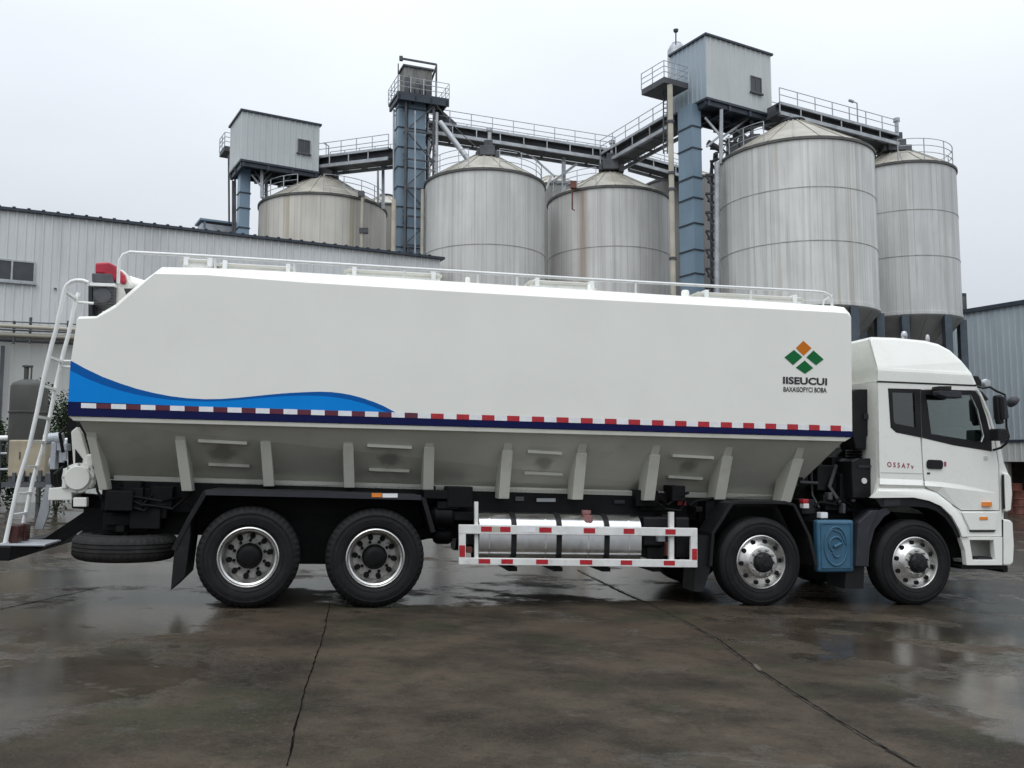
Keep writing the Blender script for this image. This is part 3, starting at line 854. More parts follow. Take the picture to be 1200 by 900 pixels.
def ring_holes(mb, n, r_, y, a_, b_, ph=0, t=.01):
    for k in range(n):
        an = ph + 2 * PI * k / n
        er = Vector((math.cos(an), 0, math.sin(an))); et = Vector((-math.sin(an), 0, math.cos(an)))
        c = er * r_
        lo = [c + er * (a_ * math.cos(q * PI / 6)) + et * (b_ * math.sin(q * PI / 6)) for q in range(12)]
        mb.loft([[p + Vector((0, y, 0)) for p in lo], [p + Vector((0, y + t, 0)) for p in lo]])
def rear_wheel(parent, loc, rot):
    e = empty('wheel', loc, parent); e.rotation_euler = (0, rot, 0)
    tyre_mesh().build('tyre', M['rubber'], e, smooth=True)
    mb = tyre_mesh()
    t2 = mb; t2.v = [(x, y + .335, z) for x, y, z in t2.v]; t2.build('tyre', M['rubber'], e, smooth=True)
    mb = MB()
    mb.lathe([(.300, .05), (.312, .028), (.316, .018), (.305, .012), (.296, .02), (.290, .04), (.272, .05), (.268, .07), (.262, .14)], 'Y', 72)
    mb.build('rim', M['steel'], e, smooth=True)
    mb = MB()
    mb.mi = 0; mb.lathe([(.262, .14), (.256, .19), (.235, .215), (.15, .205), (.13, .21), (.0, .21)], 'Y', 64)
    mb.mi = 1; ring_holes(mb, 10, .213, .196, .034, .030, .2, .02)
    mb.build('rim_disc', [M['rimdirty'], M['chassis']], e, smooth=True)
    mb = MB()
    mb.lathe([(.135, .21), (.135, .17), (.125, .15), (.118, .08), (.10, .062), (.06, .055), (0, .055)], 'Y', 32)
    for k in range(10):
        a = 2 * PI * k / 10 + .3; c = (.165 * math.cos(a), 0, .165 * math.sin(a))
        mb.lathe([(0, .165), (.014, .165), (.018, .175), (.018, .21)], 'Y', 6, c)
    mb.build('hub', M['chassis'], e, smooth=True)
    return e
def front_wheel(parent, loc, rot):
    e = empty('wheel', loc, parent); e.rotation_euler = (0, rot, 0)
    tyre_mesh(.525, .31, False).build('tyre', M['rubber'], e, smooth=True)
    mb = MB()
    mb.mi = 0
    mb.lathe([(.300, .05), (.312, .028), (.316, .018), (.306, .012), (.297, .02), (.290, .055), (.278, .07), (.262, .06), (.24, .045), (.20, .012), (.185, -.012), (.175, -.018), (.12, -.018)], 'Y', 72)
    mb.mi = 1; ring_holes(mb, 10, .246, .030, .026, .028, .1, .04)
    mb.build('rim', [M['steel'], M['chassis']], e, smooth=True)
    mb = MB()
    for k in range(10):
        a = 2 * PI * k / 10; c = (.148 * math.cos(a), 0, .148 * math.sin(a))
        mb.lathe([(0, -.055), (.012, -.055), (.017, -.045), (.017, -.015)], 'Y', 6, c)
    mb.build('wheel_nut', M['rimdirty'], e)
    mb = MB()
    mb.lathe([(.122, -.015), (.120, -.04), (.105, -.075), (.09, -.085), (.05, -.088), (.045, -.098), (0, -.098)], 'Y', 32)
    for k in range(8):
        a = 2 * PI * k / 8; c = (.1 * math.cos(a), 0, .1 * math.sin(a))
        mb.lathe([(0, -.09), (.01, -.09), (.01, -.07)], 'Y', 6, c)
    mb.build('hub', M['black'], e, smooth=True)
    return e
def copy_tree(o, parent):
    c = o.copy(); COL.objects.link(c); c.parent = parent
    for ch in o.children:
        copy_tree(ch, c)
    return c
RX = [T(290.4, 656, 0)[0], T(440, 657.5, 0)[0]]
FX = [T(894.5, 661, 0)[0], T(1075.6, 660, 0)[0]]
rw = rear_wheel(truck, (RX[0], .01, .53), 0)
fw = front_wheel(truck, (FX[1], .03, .515), .3)
def place(src, x, yy, z, rot, flip):
    c = copy_tree(src, truck); c.location = (x, yy, z); c.rotation_euler = (0, rot, PI if flip else 0)
place(rw, RX[1], .01, .53, .9, False); place(rw, RX[0], WID - .01, .53, .4, True); place(rw, RX[1], WID - .01, .53, .2, True)
place(fw, FX[0], .03, .512, .65, False); place(fw, FX[0], WID - .03, .525, .1, True); place(fw, FX[1], WID - .03, .525, .5, True)

# spare wheel, hung flat under the tail
yS = .55
ca, cb = T3(82, 640, yS), T3(206, 640, yS)
cx = (ca.x + cb.x) / 2; czt = T3(144, 627, .12)
sp = empty('spare_wheel', (cx, .66, czt.z - .02), truck); sp.rotation_euler = (R(90), 0, 0); sp.rotation_euler = (-R(90) , 0, 0)
c = None
tm = tyre_mesh(.53, .28, True); tm.v = [(x, y, z) for x, y, z in tm.v]
tm.build('tyre', M['rubber_shade_lift'], sp, smooth=True)
mb = MB(); mb.lathe([(.300, .05), (.316, .018), (.296, .02), (.27, .06), (.25, .12), (.10, .12)], 'Y', 64); mb.lathe([(.300, .23), (.316, .262), (.296, .26), (.27, .2), (.25, .12)], 'Y', 64)
mb.build('rim', M['steel'], sp, smooth=True)
mb = MB(); mb.box((cx - .04, .3, czt.z + .02), (cx + .04, 1.0, czt.z + .08)); mb.tube([(cx, .66, czt.z - .1), (cx, .66, czt.z + .25)], .03, 8)
mb.box((cx - .2, .5, czt.z + .08), (cx + .25, .8, czt.z + .18)); mb.build('spare_wheel_carrier', M['chassis'], truck)

# rear fender
def band(path_px, thick, y0, y1, name, mat, parent=truck, ypl=0.02):
    P = [Vector((a[0], a[1])) for a in (T(*p, ypl) for p in path_px)]
    up = []; dn = []
    for i, p in enumerate(P):
        d = (P[min(i + 1, len(P) - 1)] - P[max(i - 1, 0)]).normalized(); nn = Vector((-d.y, d.x))
        up.append((p + nn * thick / 2)[:]); dn.append((p - nn * thick / 2)[:])
    mb = MB(); mb.prism(up + dn[::-1], y0, y1)
    return mb.build(name, mat, parent, bevel=.006)
band([(203, 645), (222, 608), (241, 576.5), (249, 575.5), (370, 578.5), (490, 582.5), (497, 586), (508, 624)], .05, .02, .64, 'rear_mudguard', M['black'])
band([(241, 577), (370, 580), (493, 583)], .055, .0, .02, 'mudguard_lip', M['dgrey'])
mb = MB(); rectp(mb, 435.5, 577.8, 447.5, 582.6, -.004, .0); mb.build('side_reflector', M['amber'], truck)
mb = MB(); rectp(mb, 448.2, 578.3, 466, 583, -.004, .0); mb.build('side_reflector', M['tape_white'], truck)
mb = MB(); mb.prism(px_poly([(204, 645), (223, 612), (223, 630), (217, 676), (199.8, 692.5)], .03), .03, .05)
pt = px_poly([(204, 645), (223, 612), (223, 630), (217, 676), (199.8, 692.5)], .03)
mb2 = MB(); mb2.loft([[(x, .03, z) for x, z in pt], [(x, .66, z) for x, z in pt]]); mb2.build('mudflap', M['black'], truck, bevel=.01)
mb = MB(); mb.prism(px_poly([(238, 590), (505, 596), (505, 616), (236, 618)], .66), .66, .70); mb.build('wheel_arch_liner', M['chassis'], truck)

# side guard and fuel tank
gd = empty('side_guard', (0, 0, 0), truck)
yq = .015
top_bar = [(537.7, 614.7), (817.5, 619), (817.5, 628.6), (537.7, 625.5)]
bot_bar = [(537.7, 653.6), (817.5, 656.2), (817.5, 665.2), (537.7, 661.8)]
for pts in (top_bar, bot_bar):
    mb = MB(); mb.prism(px_poly(pts, yq), yq, yq + .04); mb.build('guard_bar', M['guard'], gd, bevel=.006)
for (x0_, x1_, yt, yb_) in ((537.9, 545.8, 625.4, 653.8), (809.6, 817.3, 628.3, 656.4)):
    mb = MB(); rectp(mb, x0_, yt, x1_, yb_, yq + .001, yq + .039); mb.build('guard_post', M['guard'], gd)
for (x0_, x1_, yt, yb_) in ((556.3, 560.5, 588, 655), (784.5, 790, 600, 657)):
    mb = MB(); rectp(mb, x0_, yt, x1_, yb_, yq + .043, yq + .09); mb.build('guard_strut', M['guard'], gd)
def tp(x0_, x1_, y0_, y1_, m):
    mb = MB(); sl = (x1_ - x0_) * .012
    mb.prism(px_poly([(x0_, y1_), (x1_, y1_ + sl), (x1_, y0_ + sl), (x0_, y0_)], yq - .003), yq - .003, yq - .0012); mb.build('reflector_strip', M[m], gd)
z_ = lambda v: 500 + v / 3.53
for a, b, m in ((225, 270, 'tape_red'), (272, 302, 'cream'), (304, 347, 'tape_red'), (395, 450, 'tape_white'), (466, 517, 'tape_red'), (650, 697, 'tape_red'), (815, 860, 'tape_red'), (988, 1030, 'tape_red')):
    y0_ = 616.6 + (z_(a) - 540) * .0152; tp(z_(a), z_(b), y0_, y0_ + 6, m)
for a, b in ((215, 263), (309, 357), (453, 502), (634, 685), (803, 850), (981, 1027)):
    y0_ = 654.8 + (z_(a) - 540) * .0095; tp(z_(a), z_(b), y0_, y0_ + 5.4, 'tape_red')
tp(538.2, 545, 639, 652.5, 'tape_red'); tp(811, 817, 643, 656, 'tape_red')
ft = empty('fuel_tank', (0, 0, 0), truck)
y0f, y1f = .10, .68
xa = T(562, 625, y0f)[0]; xb_ = T(752, 625, y0f)[0]
zt_ = T(660, 602.5, y0f + .15)[1]; zb_ = T(660, 664, y0f)[1]
def rrect(x, ry0, ry1, rz0, rz1, r_, n=6):
    L = []
    for cy, cz, a0 in ((ry1 - r_, rz1 - r_, 0), (ry0 + r_, rz1 - r_, 90), (ry0 + r_, rz0 + r_, 180), (ry1 - r_, rz0 + r_, 270)):
        for k in range(n + 1):
            a = R(a0 + 90 * k / n); L.append((x, cy + r_ * math.cos(a), cz + r_ * math.sin(a)))
    return L
mb = MB()
mb.loft([rrect(xa + .02, y0f + .03, y1f - .03, zb_ + .03, zt_ - .03, .16), rrect(xa, y0f, y1f, zb_, zt_, .2), rrect(xa + .05, y0f, y1f, zb_, zt_, .2), rrect(xb_ - .05, y0f, y1f, zb_, zt_, .2), rrect(xb_, y0f, y1f, zb_, zt_, .2), rrect(xb_ - .02, y0f + .03, y1f - .03, zb_ + .03, zt_ - .03, .16)])
mb.build('tank_shell', M['alu'], ft, smooth=True)
for a in (602.5, 655.5, 711.5):
    x = T(a, 625, y0f)[0]; mb = MB()
    l0 = rrect(x - .03, y0f - .012, y1f + .012, zb_ - .012, zt_ + .012, .21); l1 = [(p[0] + .06, p[1], p[2]) for p in l0]
    mb.loft([l0, l1]); mb.build('tank_strap', M['black'], ft)
for a in (574, 640, 690, 738):
    x = T(a, 625, y0f)[0]; mb = MB()
    l0 = rrect(x - .006, y0f - .003, y1f + .003, zb_ - .003, zt_ + .003, .2); mb.loft([l0, [(p[0] + .012, p[1], p[2]) for p in l0]]); mb.build('tank_seam', M['alu'], ft)
p = T3(687, 604, y0f + .16); mb = MB()
mb.lathe([(0, .06), (.05, .06), (.055, .05), (.055, .02), (.045, .015), (.045, -.04)], 'Z', 20, (p.x, p.y, p.z)); mb.lathe([(.0, p.y - .13), (.04, p.y - .13), (.05, p.y - .11), (.05, p.y - .05)], 'Y', 20, (p.x, 0, p.z - .04))
mb.build('filler_cap', pm('faded_red_cap', (.25, .11, .105), .6, var=.3, scale=9), ft, smooth=True)
mb = MB()
for a in (600, 653, 709, 768):
    x = T(a, 668, .2)[0]; mb.box((x - .05, .15, zb_ - .06), (x + .05, .8, zb_ - .014))
mb.split('tank_bracket', M['chassis'], ft)
mb = MB()
for (a, b, c_, d_, y0) in ((754, 606, 783, 640, .2), (758, 640, 780, 655, .3), (792, 606, 808, 655, .3), (546, 624, 556, 640, .2)):
    rectp(mb, a, b, c_, d_, y0, y0 + .3)
mb.split('battery_box', M['black'], truck, bevel=.02)
for (a, b, c_, d_, m) in ((771, 628, 780, 635, 'gal'), (781, 636, 785, 652, 'rust'), (546.5, 641, 554, 648, 'rust')):
    mb = MB(); rectp(mb, a, b, c_, d_, .12, .2); mb.build('valve', M[m], truck, bevel=.01)

mb = MB()
mb.loft([rrect(xa, WID - .68, WID - .1, zb_, zt_, .2), rrect(xb_ + .6, WID - .68, WID - .1, zb_, zt_, .2)]); mb.build('far_light_block', M['chassis'], truck, smooth=True)  # unseen box added on the far side to stop light passing under the truck
# second axle fender
band([(833, 664), (836, 625), (858, 590.5), (868, 588.5), (920, 589), (931, 592), (949, 629), (957, 664)], .04, .02, .42, 'mudguard', M['black'])
mb = MB(); mb.prism(px_poly([(818, 628), (834, 628), (832, 668), (824, 694), (813, 693)], .08), .08, .42); mb.build('mudflap', M['black'], truck)
mb = MB(); mb.prism(px_poly([(840, 592), (1005, 596), (1005, 640), (840, 640)], .5), .5, .55); mb.build('wheel_arch_liner', M['chassis'], truck)
# urea tank
ad = empty('blue_fluid_tank', (0, 0, 0), truck)
ya = .06
mb = MB()
mb.prism(px_poly([(957.5, 609.5), (1001, 609.5), (1001.5, 670.5), (959, 671)], ya), ya, ya + .11)
mb.build('tank_shell', M['bluetank'], ad, bevel=.03, seg=3)
mb = MB(); mb.prism(px_poly([(960, 612), (1000, 612), (1000, 668), (961, 668)], ya), ya + .114, ya + .4); mb.build('tank_carrier', M['chassis'], ad)
mb = MB(); c0 = T(979.5, 640, ya)
def ell(rx, rz, n=28, cz=0, rot=0):
    out = []
    for k in range(n):
        a = 2 * PI * k / n; out.append((c0[0] + rx * math.cos(a), ya - .004, c0[1] + cz + rz * math.sin(a)))
    return out
mb.tube(ell(.15, .23), .012, 8, True); mb.tube([(c0[0] + .09 * math.cos(t * .35), ya - .004, c0[1] + .02 + .09 * math.sin(t * .35)) for t in range(13)], .014, 8)
mb.tube([(c0[0] + .01 + .05 * math.cos(-.6 - t * .3), ya - .004, c0[1] - .07 + .06 * math.sin(-.6 - t * .3)) for t in range(9)], .012, 8)
mb.tube([(c0[0] - .13, ya - .004, c0[1] + .1), (c0[0] - .05, ya - .004, c0[1] + .2), (c0[0] + .06, ya - .004, c0[1] + .16), (c0[0] + .13, ya - .004, c0[1] + .03)], .01, 8)
mb.tube([(c0[0] - .03, ya - .012, c0[1] - .01), (c0[0] + .06, ya - .012, c0[1] + .035)], .022, 8)
q = [T3(962, 614, ya - .004), T3(997, 614, ya - .004), T3(997.5, 666, ya - .004), T3(963, 666.5, ya - .004)]
mb.tube(q, .007, 6, True)
mb.build('tank_embossing', M['bluetank'], ad, smooth=True)
# front mudguard rear half
band([(1014, 664), (1016, 640), (1022, 618), (1034, 602), (1042, 597)], .10, .03, .45, 'front_mudguard', M['dgrey'])
mb = MB(); mb.prism(px_poly([(1006, 612), (1022, 598), (1030, 598), (1018, 625), (1014, 664), (1003, 664)], .0), .0, .08); mb.build('mudguard_bracket', M['dgrey'], truck, bevel=.01)
mb = MB(); mb.prism(px_poly([(992, 664), (1013, 664), (1012, 690), (990, 690)], .1), .1, .5); mb.build('mudflap', M['black'], truck)

# air intake
ai = empty('air_intake', (0, 0, 0), truck)
mb = MB(); yi = .25
mb.prism(px_poly([(998, 458), (1003, 456), (1018, 456), (1021, 459), (1020.5, 509), (1016, 511), (1015.5, 527), (1003, 527), (999, 510)], yi), yi, yi + .35)
mb.build('intake_duct', M['black'], ai, bevel=.07, seg=4)
mb = MB(); c_ = T(1010, 531, yi)
for k in range(5):
    z = c_[1] + .03 - k * .035; mb.lathe([(0, z), (.085, z), (.105, z - .012), (.085, z - .028), (0, z - .028)], 'Z', 20, (c_[0], yi + .17, 0))
mb.build('intake_bellows', M['black'], ai, smooth=True)
mb = MB(); mb.prism(px_poly([(998, 540), (1004, 537), (1024, 537), (1027, 541), (1027, 572), (1020, 585), (1000, 585)], yi - .05), yi - .05, yi + .4)
mb.build('air_filter', M['black'], ai, bevel=.08, seg=4)
mb = MB(); c_ = T(1013, 563.5, yi - .06); mb.lathe([(0, yi - .062), (.036, yi - .062), (.036, yi - .04)], 'Y', 20, (c_[0], 0, c_[1])); mb.build('filter_badge', M['guard'], ai)
mb = MB(); rectp(mb, 1012.5, 485, 1021, 491, yi - .02, yi + .02); rectp(mb, 1006, 545, 1024, 548, yi - .065, yi - .05); mb.split('duct_clamp', M['dgrey'], ai)

# ------------------------------------------------------------------ CAB
cab = empty('cab', (0, 0, 0), truck)
yc = .02; CW = 2.46   # near side plane, far side
door = [(1079.5, 456), (1143, 459.5), (1149, 469), (1157.5, 489), (1165.5, 518), (1170, 545), (1171, 598), (1127, 598), (1116, 591), (1099.6, 578), (1086, 572.5), (1083, 560), (1081, 530)]
body = [(1029, 446), (1080, 447.5), (1144, 452), (1150.5, 462), (1160, 484), (1168.5, 512), (1172, 540), (1173.5, 600), (1174, 628.5), (1128, 628.5), (1124.5, 620), (1115.6, 604.5), (1103, 592.5), (1089, 586.3), (1071, 582.6), (1024.5, 583.3), (1031, 560)]
body_hole = [(1040.5, 455), (1145, 457.5), (1150.5, 467), (1159, 487), (1167, 517), (1171, 545), (1171.8, 599), (1126.6, 599), (1115, 592), (1099, 579), (1084.5, 573.3), (1081.6, 560), (1079.8, 531), (1078.5, 512.5), (1050, 507), (1043.5, 501)]
door_hole = [(1084, 462), (1138, 463), (1146, 480), (1153, 511), (1150.5, 518), (1091, 508.5), (1086.5, 473)]
mb = MB()
bo, bh = px_poly(body, yc), px_poly(body_hole, yc)
mb.holed(bo, bh, yc, yc + .05); mb.holed(bo, bh, CW - .05, CW)
mb.split('cab_side', M['cab_white'], cab)
dp = px_poly(door, yc); dh = px_poly(door_hole, yc)
for y0, y1 in ((yc - .002, yc + .045), (CW - .045, CW + .002)):
    mb = MB(); mb.holed(dp, dh, y0, y1); dr = mb.build('door', M['cab_white'], cab, bevel=.004)
    if y0 < 1: door_near = dr
# black window surrounds (frame with glass)
sur_f = [(1078.8, 456.5), (1142.5, 458.3), (1147, 464), (1155, 487), (1161.5, 513), (1162, 529), (1116.7, 521.7), (1080.5, 513)]
gl_f = [(1084, 462), (1138, 463), (1146, 480), (1153, 511), (1150.5, 518), (1091, 508.5), (1086.5, 473)]
sur_r = [(1041, 455.5), (1078, 456.5), (1079.8, 512.8), (1050, 506.3), (1043.7, 500)]
gl_r = [(1045.5, 459.5), (1071, 460.5), (1073, 501), (1049.5, 496.5), (1047, 493)]
for far_side in (False, True):
    ya0 = CW + .002 if far_side else yc - .006; ya1 = ya0 + (.004 if far_side else .004)
    par = cab if far_side else door_near
    mb = MB(); mb.holed(px_poly(sur_f, yc), px_poly(gl_f, yc), ya0, ya1); mb.build('window_frame', M['black'], par)
    mb = MB(); mb.prism(px_poly(gl_f, yc), (CW - .02) if far_side else yc + .012, (CW - .016) if far_side else yc + .016); mb.build('window_glass', M['glass'], par)
    mb = MB(); mb.holed(px_poly(sur_r, yc), px_poly(gl_r, yc), ya0, ya1); mb.build('window_frame', M['black'], cab)
    mb = MB(); mb.prism(px_poly(gl_r, yc), (CW - .02) if far_side else yc + .012, (CW - .016) if far_side else yc + .016); mb.build('window_glass', M['tinted'] if not far_side else M['glass'], cab)
# rear wall, roof, floor, front
Pb = {k: T(*v, yc) for k, v in dict(rt=(1029, 446), rb=(1027, 583), ft=(1144, 452), fm=(1168.5, 512), fb=(1173.5, 600), fbb=(1174, 628.5)).items()}
mb = MB()
mb.box((Pb['rt'][0] + .002, yc + .052, Pb['rb'][1]), (Pb['rt'][0] + .05, CW - .052, Pb['rt'][1] - .01))
mb.prism([(Pb['rt'][0] + .05, Pb['rt'][1] - .045), (Pb['ft'][0] - .02, Pb['ft'][1] - .045), (Pb['ft'][0] - .02, Pb['ft'][1] - .012), (Pb['rt'][0] + .05, Pb['rt'][1] - .012)], yc + .052, CW - .052)
mb.prism([(Pb['rb'][0] + .06, Pb['rb'][1]), (Pb['fb'][0] - .06, Pb['rb'][1]), (Pb['fb'][0] - .06, Pb['rb'][1] + .05), (Pb['rb'][0] + .06, Pb['rb'][1] + .05)], yc + .052, CW - .052)
q = [Pb['fm'], Pb['fb'], Pb['fbb']]
mb.prism([(q[0][0] - .07, q[0][1]), (q[1][0] - .07, q[1][1]), (q[2][0] - .07, q[2][1]), (q[2][0] + .06, q[2][1]), (q[1][0] + .08, q[1][1]), (q[0][0], q[0][1] + .02)], yc + .052, CW - .052)
mb.build('cab_shell', M['cab_white'], cab, bevel=.0)
mb = MB()
mb.prism([(Pb['ft'][0] - .03, Pb['ft'][1] - .05), (Pb['fm'][0] - .05, Pb['fm'][1] + .01), (Pb['fm'][0] - .035, Pb['fm'][1] + .01), (Pb['ft'][0] - .015, Pb['ft'][1] - .05)], yc + .055, CW - .055)
mb.build('windscreen', M['glass'], cab)
# interior
mb = MB(); x0_, x1_ = Pb['fm'][0] - .55, Pb['fm'][0] - .09
zd = T(1100, 503, yc)[1]
mb.prism([(x0_ - .1, zd - .6), (x1_, zd - .6), (x1_, zd - .06), (x0_ + .2, zd + .05), (x0_ - .12, zd + .04), (x0_ - .2, zd - .03)], .15, CW - .12); mb.build('dashboard', M['seat'], cab, bevel=.03)
mb = MB(); xs_ = Pb['rt'][0] + .62
for y0 in (.35, 1.55):
    mb.prism([(xs_ - .2, zd - .55), (xs_ + .35, zd - .5), (xs_ + .35, zd - .38), (xs_ - .05, zd - .4), (xs_ - .2, zd + .22), (xs_ - .34, zd + .22)], y0, y0 + .5)
    mb.prism([(xs_ - .22, zd + .25), (xs_ - .18, zd + .42), (xs_ - .28, zd + .42), (xs_ - .33, zd + .25)], y0 + .12, y0 + .38)
mb.build('seat', M['seat'], cab, bevel=.03)
mb = MB(); cst = Vector((x0_ - .05, 1.8, zd + .06))
mb.tube([cst + Vector((.2 * math.sin(a) * .35, .22 * math.cos(a), .2 * math.sin(a))) for a in [2 * PI * k / 20 for k in range(20)]], .016, 8, True); mb.tube([cst, cst + Vector((.3, 0, -.15))], .03, 8)
mb.build('steering_wheel', M['seat'], cab, smooth=True)
mb = MB(); mb.box((Pb['rt'][0] + .052, .1, Pb['rb'][1] + .05), (Pb['rt'][0] + .06, CW - .1, Pb['rt'][1] - .05)); mb.prism([(Pb['rt'][0] + .06, Pb['rt'][1] - .055), (Pb['ft'][0] - .05, Pb['ft'][1] - .055), (Pb['ft'][0] - .05, Pb['ft'][1] - .047), (Pb['rt'][0] + .06, Pb['rt'][1] - .047)], .1, CW - .1)
mb.build('cab_lining', M['interior'], cab)
mb = MB(); a = T3(1103, 476, yc + .5); mb.box((a.x - .02, a.y, a.z - .12), (a.x + .12, a.y + .2, a.z + .04))
a = T3(1118, 472, yc + .6); mb.box((a.x, a.y, a.z - .03), (a.x + .1, a.y + .3, a.z + .06)); mb.split('sun_visor', M['seat'], cab, bevel=.02)
mb = MB(); mb.box((Pb['rt'][0] + .07, .12, Pb['rt'][1] - .20), (Pb['ft'][0] - .14, CW - .1, Pb['rt'][1] - .058)); mb.build('headliner', M['seat'], cab, bevel=.03)
# roof fairing
fo = [(1028.5, 446.8), (1028, 430), (1027.5, 396.5), (1032, 394.6), (1058, 395.6), (1093, 399.3), (1107, 403.5), (1118.5, 411), (1128.5, 424), (1137, 440), (1142.5, 451)]
fi = [(1028.5, 446.8), (1027.2, 430), (1026, 395.4), (1031, 392.6), (1058, 393.4), (1094, 397), (1109, 401.3), (1121, 409), (1131, 421.8), (1139, 437), (1144.5, 451.3)]
crease = [(1028.2, 446.8), (1027.9, 429.5), (1134, 435), (1142, 451.2)]
lo_ = px_poly(fo, yc); li_ = px_poly(fi, yc + .12); mid_ = [(a[0] * .6 + b[0] * .4, a[1] * .6 + b[1] * .4) for a, b in zip(lo_, li_)]
mb = MB()
yy = [yc + .0, yc + .03, yc + .14]
def off(L, d):
    return [(x, yc + d if i not in (0, len(L) - 1) else yc, z) for i, (x, z) in enumerate(L)]
zc = T(1060, 431, yc)[1]; zb0 = T(1060, 447.5, yc)[1]; ztop = T(1050, 394, yc)[1]
def tilt(L, base):
    # lower band upright, upper part leans inward
    return [(x, base + (0 if z < zc + .02 else .16 * (z - zc) / (ztop - zc)), z) for x, z in L]
l0 = tilt(lo_, yc); l1 = tilt(mid_, yc + .035); l2 = tilt(li_, yc + .13)
mir = lambda L: [(x, yc + CW - y, z) for x, y, z in L]
mb.loft([l0, l1, l2, mir(l2), mir(l1), mir(l0)])
fair = mb.build('roof_fairing', M['cab_white'], cab, bevel=.045, seg=4)
fcv = MB(); pc = px_poly([(1029.2, 431.2), (1136, 437.5), (1137.5, 440.5), (1029.2, 434.5)], yc - .012)
fcv.hexa([(pc[0][0], yc - .001, pc[0][1] + .012), (pc[1][0], yc - .001, pc[1][1] + .012), (pc[2][0], yc - .014, pc[2][1]), (pc[3][0], yc - .014, pc[3][1])],
         [(pc[0][0], yc + .05, pc[0][1] + .012), (pc[1][0], yc + .05, pc[1][1] + .012), (pc[2][0], yc + .05, pc[2][1]), (pc[3][0], yc + .05, pc[3][1])])
pl = px_poly([(1029, 446.3), (1142, 451), (1137.5, 440.5), (1029.2, 434.5)], yc - .014)
fcv.prism(pl, yc - .014, yc + .0)
fcv.build('fairing_skirt', M['cab_white'], fair, bevel=.004)
mb = MB(); mb.prism(px_poly([(1029, 446.6), (1144, 451.4), (1144, 452.8), (1029, 448)], yc - .004), yc - .004, yc + .03); mb.build('fairing_gasket', M['black'], fair)
# roof lamps
for (x, y_, r_) in ((1059.5, 396.5, .042), (1087, 400.5, .028)):
    p = T3(x, y_, .5); mb = MB()
    mb.lathe([(0, p.z + .10), (r_ * .7, p.z + .088), (r_, p.z + .05), (r_ * .95, p.z + .02), (r_ * .6, p.z - .05)], 'Z', 24, (p.x, p.y, 0)); mb.build('roof_beacon', M['chrome'], cab, smooth=True)
# arch trim
arch_w = [(1024.5, 583.3), (1071, 582.6), (1089, 586.3), (1103, 592.5), (1115.6, 604.5), (1124.5, 620), (1127.5, 628.5)]
arch_b = [(1033, 594.7), (1071, 593.8), (1086, 595), (1098, 599.5), (1107, 606.5), (1115.5, 618), (1121.5, 630.5)]
mb = MB(); mb.prism(px_poly(arch_w + arch_b[::-1], yc - .012), yc - .012, yc + .35); mb.build('wheel_arch_trim', M['black'], cab, bevel=.006)
mb = MB(); mb.prism(px_poly([(1036, 585.5), (1055, 585.2), (1055, 592), (1036, 593)], yc - .016), yc - .016, yc - .013); mb.build('arch_badge', M['dgrey'], cab)
# white arch flare
fl_o = [(1030.5, 571.5), (1083, 572), (1098, 577.6), (1114, 590), (1126, 603.5), (1132, 616), (1136, 628.5)]
fl_i = [(1023.5, 583.5), (1071, 583), (1089, 586.8), (1103, 593), (1115.6, 605), (1124.5, 620.4), (1127.5, 629)]
mb = MB(); n_ = len(fl_o)
po = [T3(*p, yc - .003) for p in fl_o]; pi = [T3(*p, yc - .045) for p in fl_i]
pm_ = [a.lerp(b, .35) for a, b in zip(po, pi)]
for p, a in zip(pm_, po): p.y = yc - .042
pb_ = [p + Vector((0, .09, 0)) for p in pi]
for i in range(n_ - 1):
    for A_, B_ in ((po, pm_), (pm_, pi), (pi, pb_)): mb.quad(A_[i], A_[i + 1], B_[i + 1], B_[i])
mb.quad(po[0], pm_[0], pi[0], pb_[0]); mb.quad(po[-1], pm_[-1], pi[-1], pb_[-1])
mb.build('wheel_arch_flare', M['cab_white'], cab, smooth=True)
# belt moulding on the cab side and the door
def mould(name, top_l, mid_l, bot_l, d, parent, taper):
    mb = MB(); n = len(top_l)
    t_ = [T3(*p, yc - .0025) for p in top_l]
    dd = [d * (1 - (taper * i / (n - 1))) for i in range(n)]
    m_ = []; b_ = []
    for i in range(n):
        q = T3(*mid_l[i], yc - dd[i]); m_.append(q)
        q = T3(*bot_l[i], yc - .0025); b_.append(q)
    for i in range(n - 1):
        mb.quad(t_[i], t_[i + 1], m_[i + 1], m_[i]); mb.quad(m_[i], m_[i + 1], b_[i + 1], b_[i])
    mb.quad(t_[0], m_[0], b_[0]); mb.quad(t_[-1], b_[-1], m_[-1])
    return mb.build(name, M['cab_white'], parent, smooth=False)
mould('belt_moulding', [(1031, 560.5), (1081, 562.5)], [(1031, 567.5), (1082, 569)], [(1031, 571.8), (1084, 572.3)], .035, cab, 0)
mould('belt_moulding', [(1083.3, 563.5), (1105, 565), (1125, 568), (1145, 572), (1166, 577.2)], [(1084, 569.3), (1105, 570.6), (1125, 573), (1145, 575.5), (1166, 578)], [(1087, 572.4), (1098, 577), (1122, 594.5), (1142, 597), (1168, 597)], .035, door_near, .9)
mb = MB(); mb.prism(px_poly([(1032, 553.2), (1081, 554.6), (1081, 555.4), (1032, 554)], yc - .003), yc - .003, yc - .001); mb.build('trim_line', M['hopper'], cab)
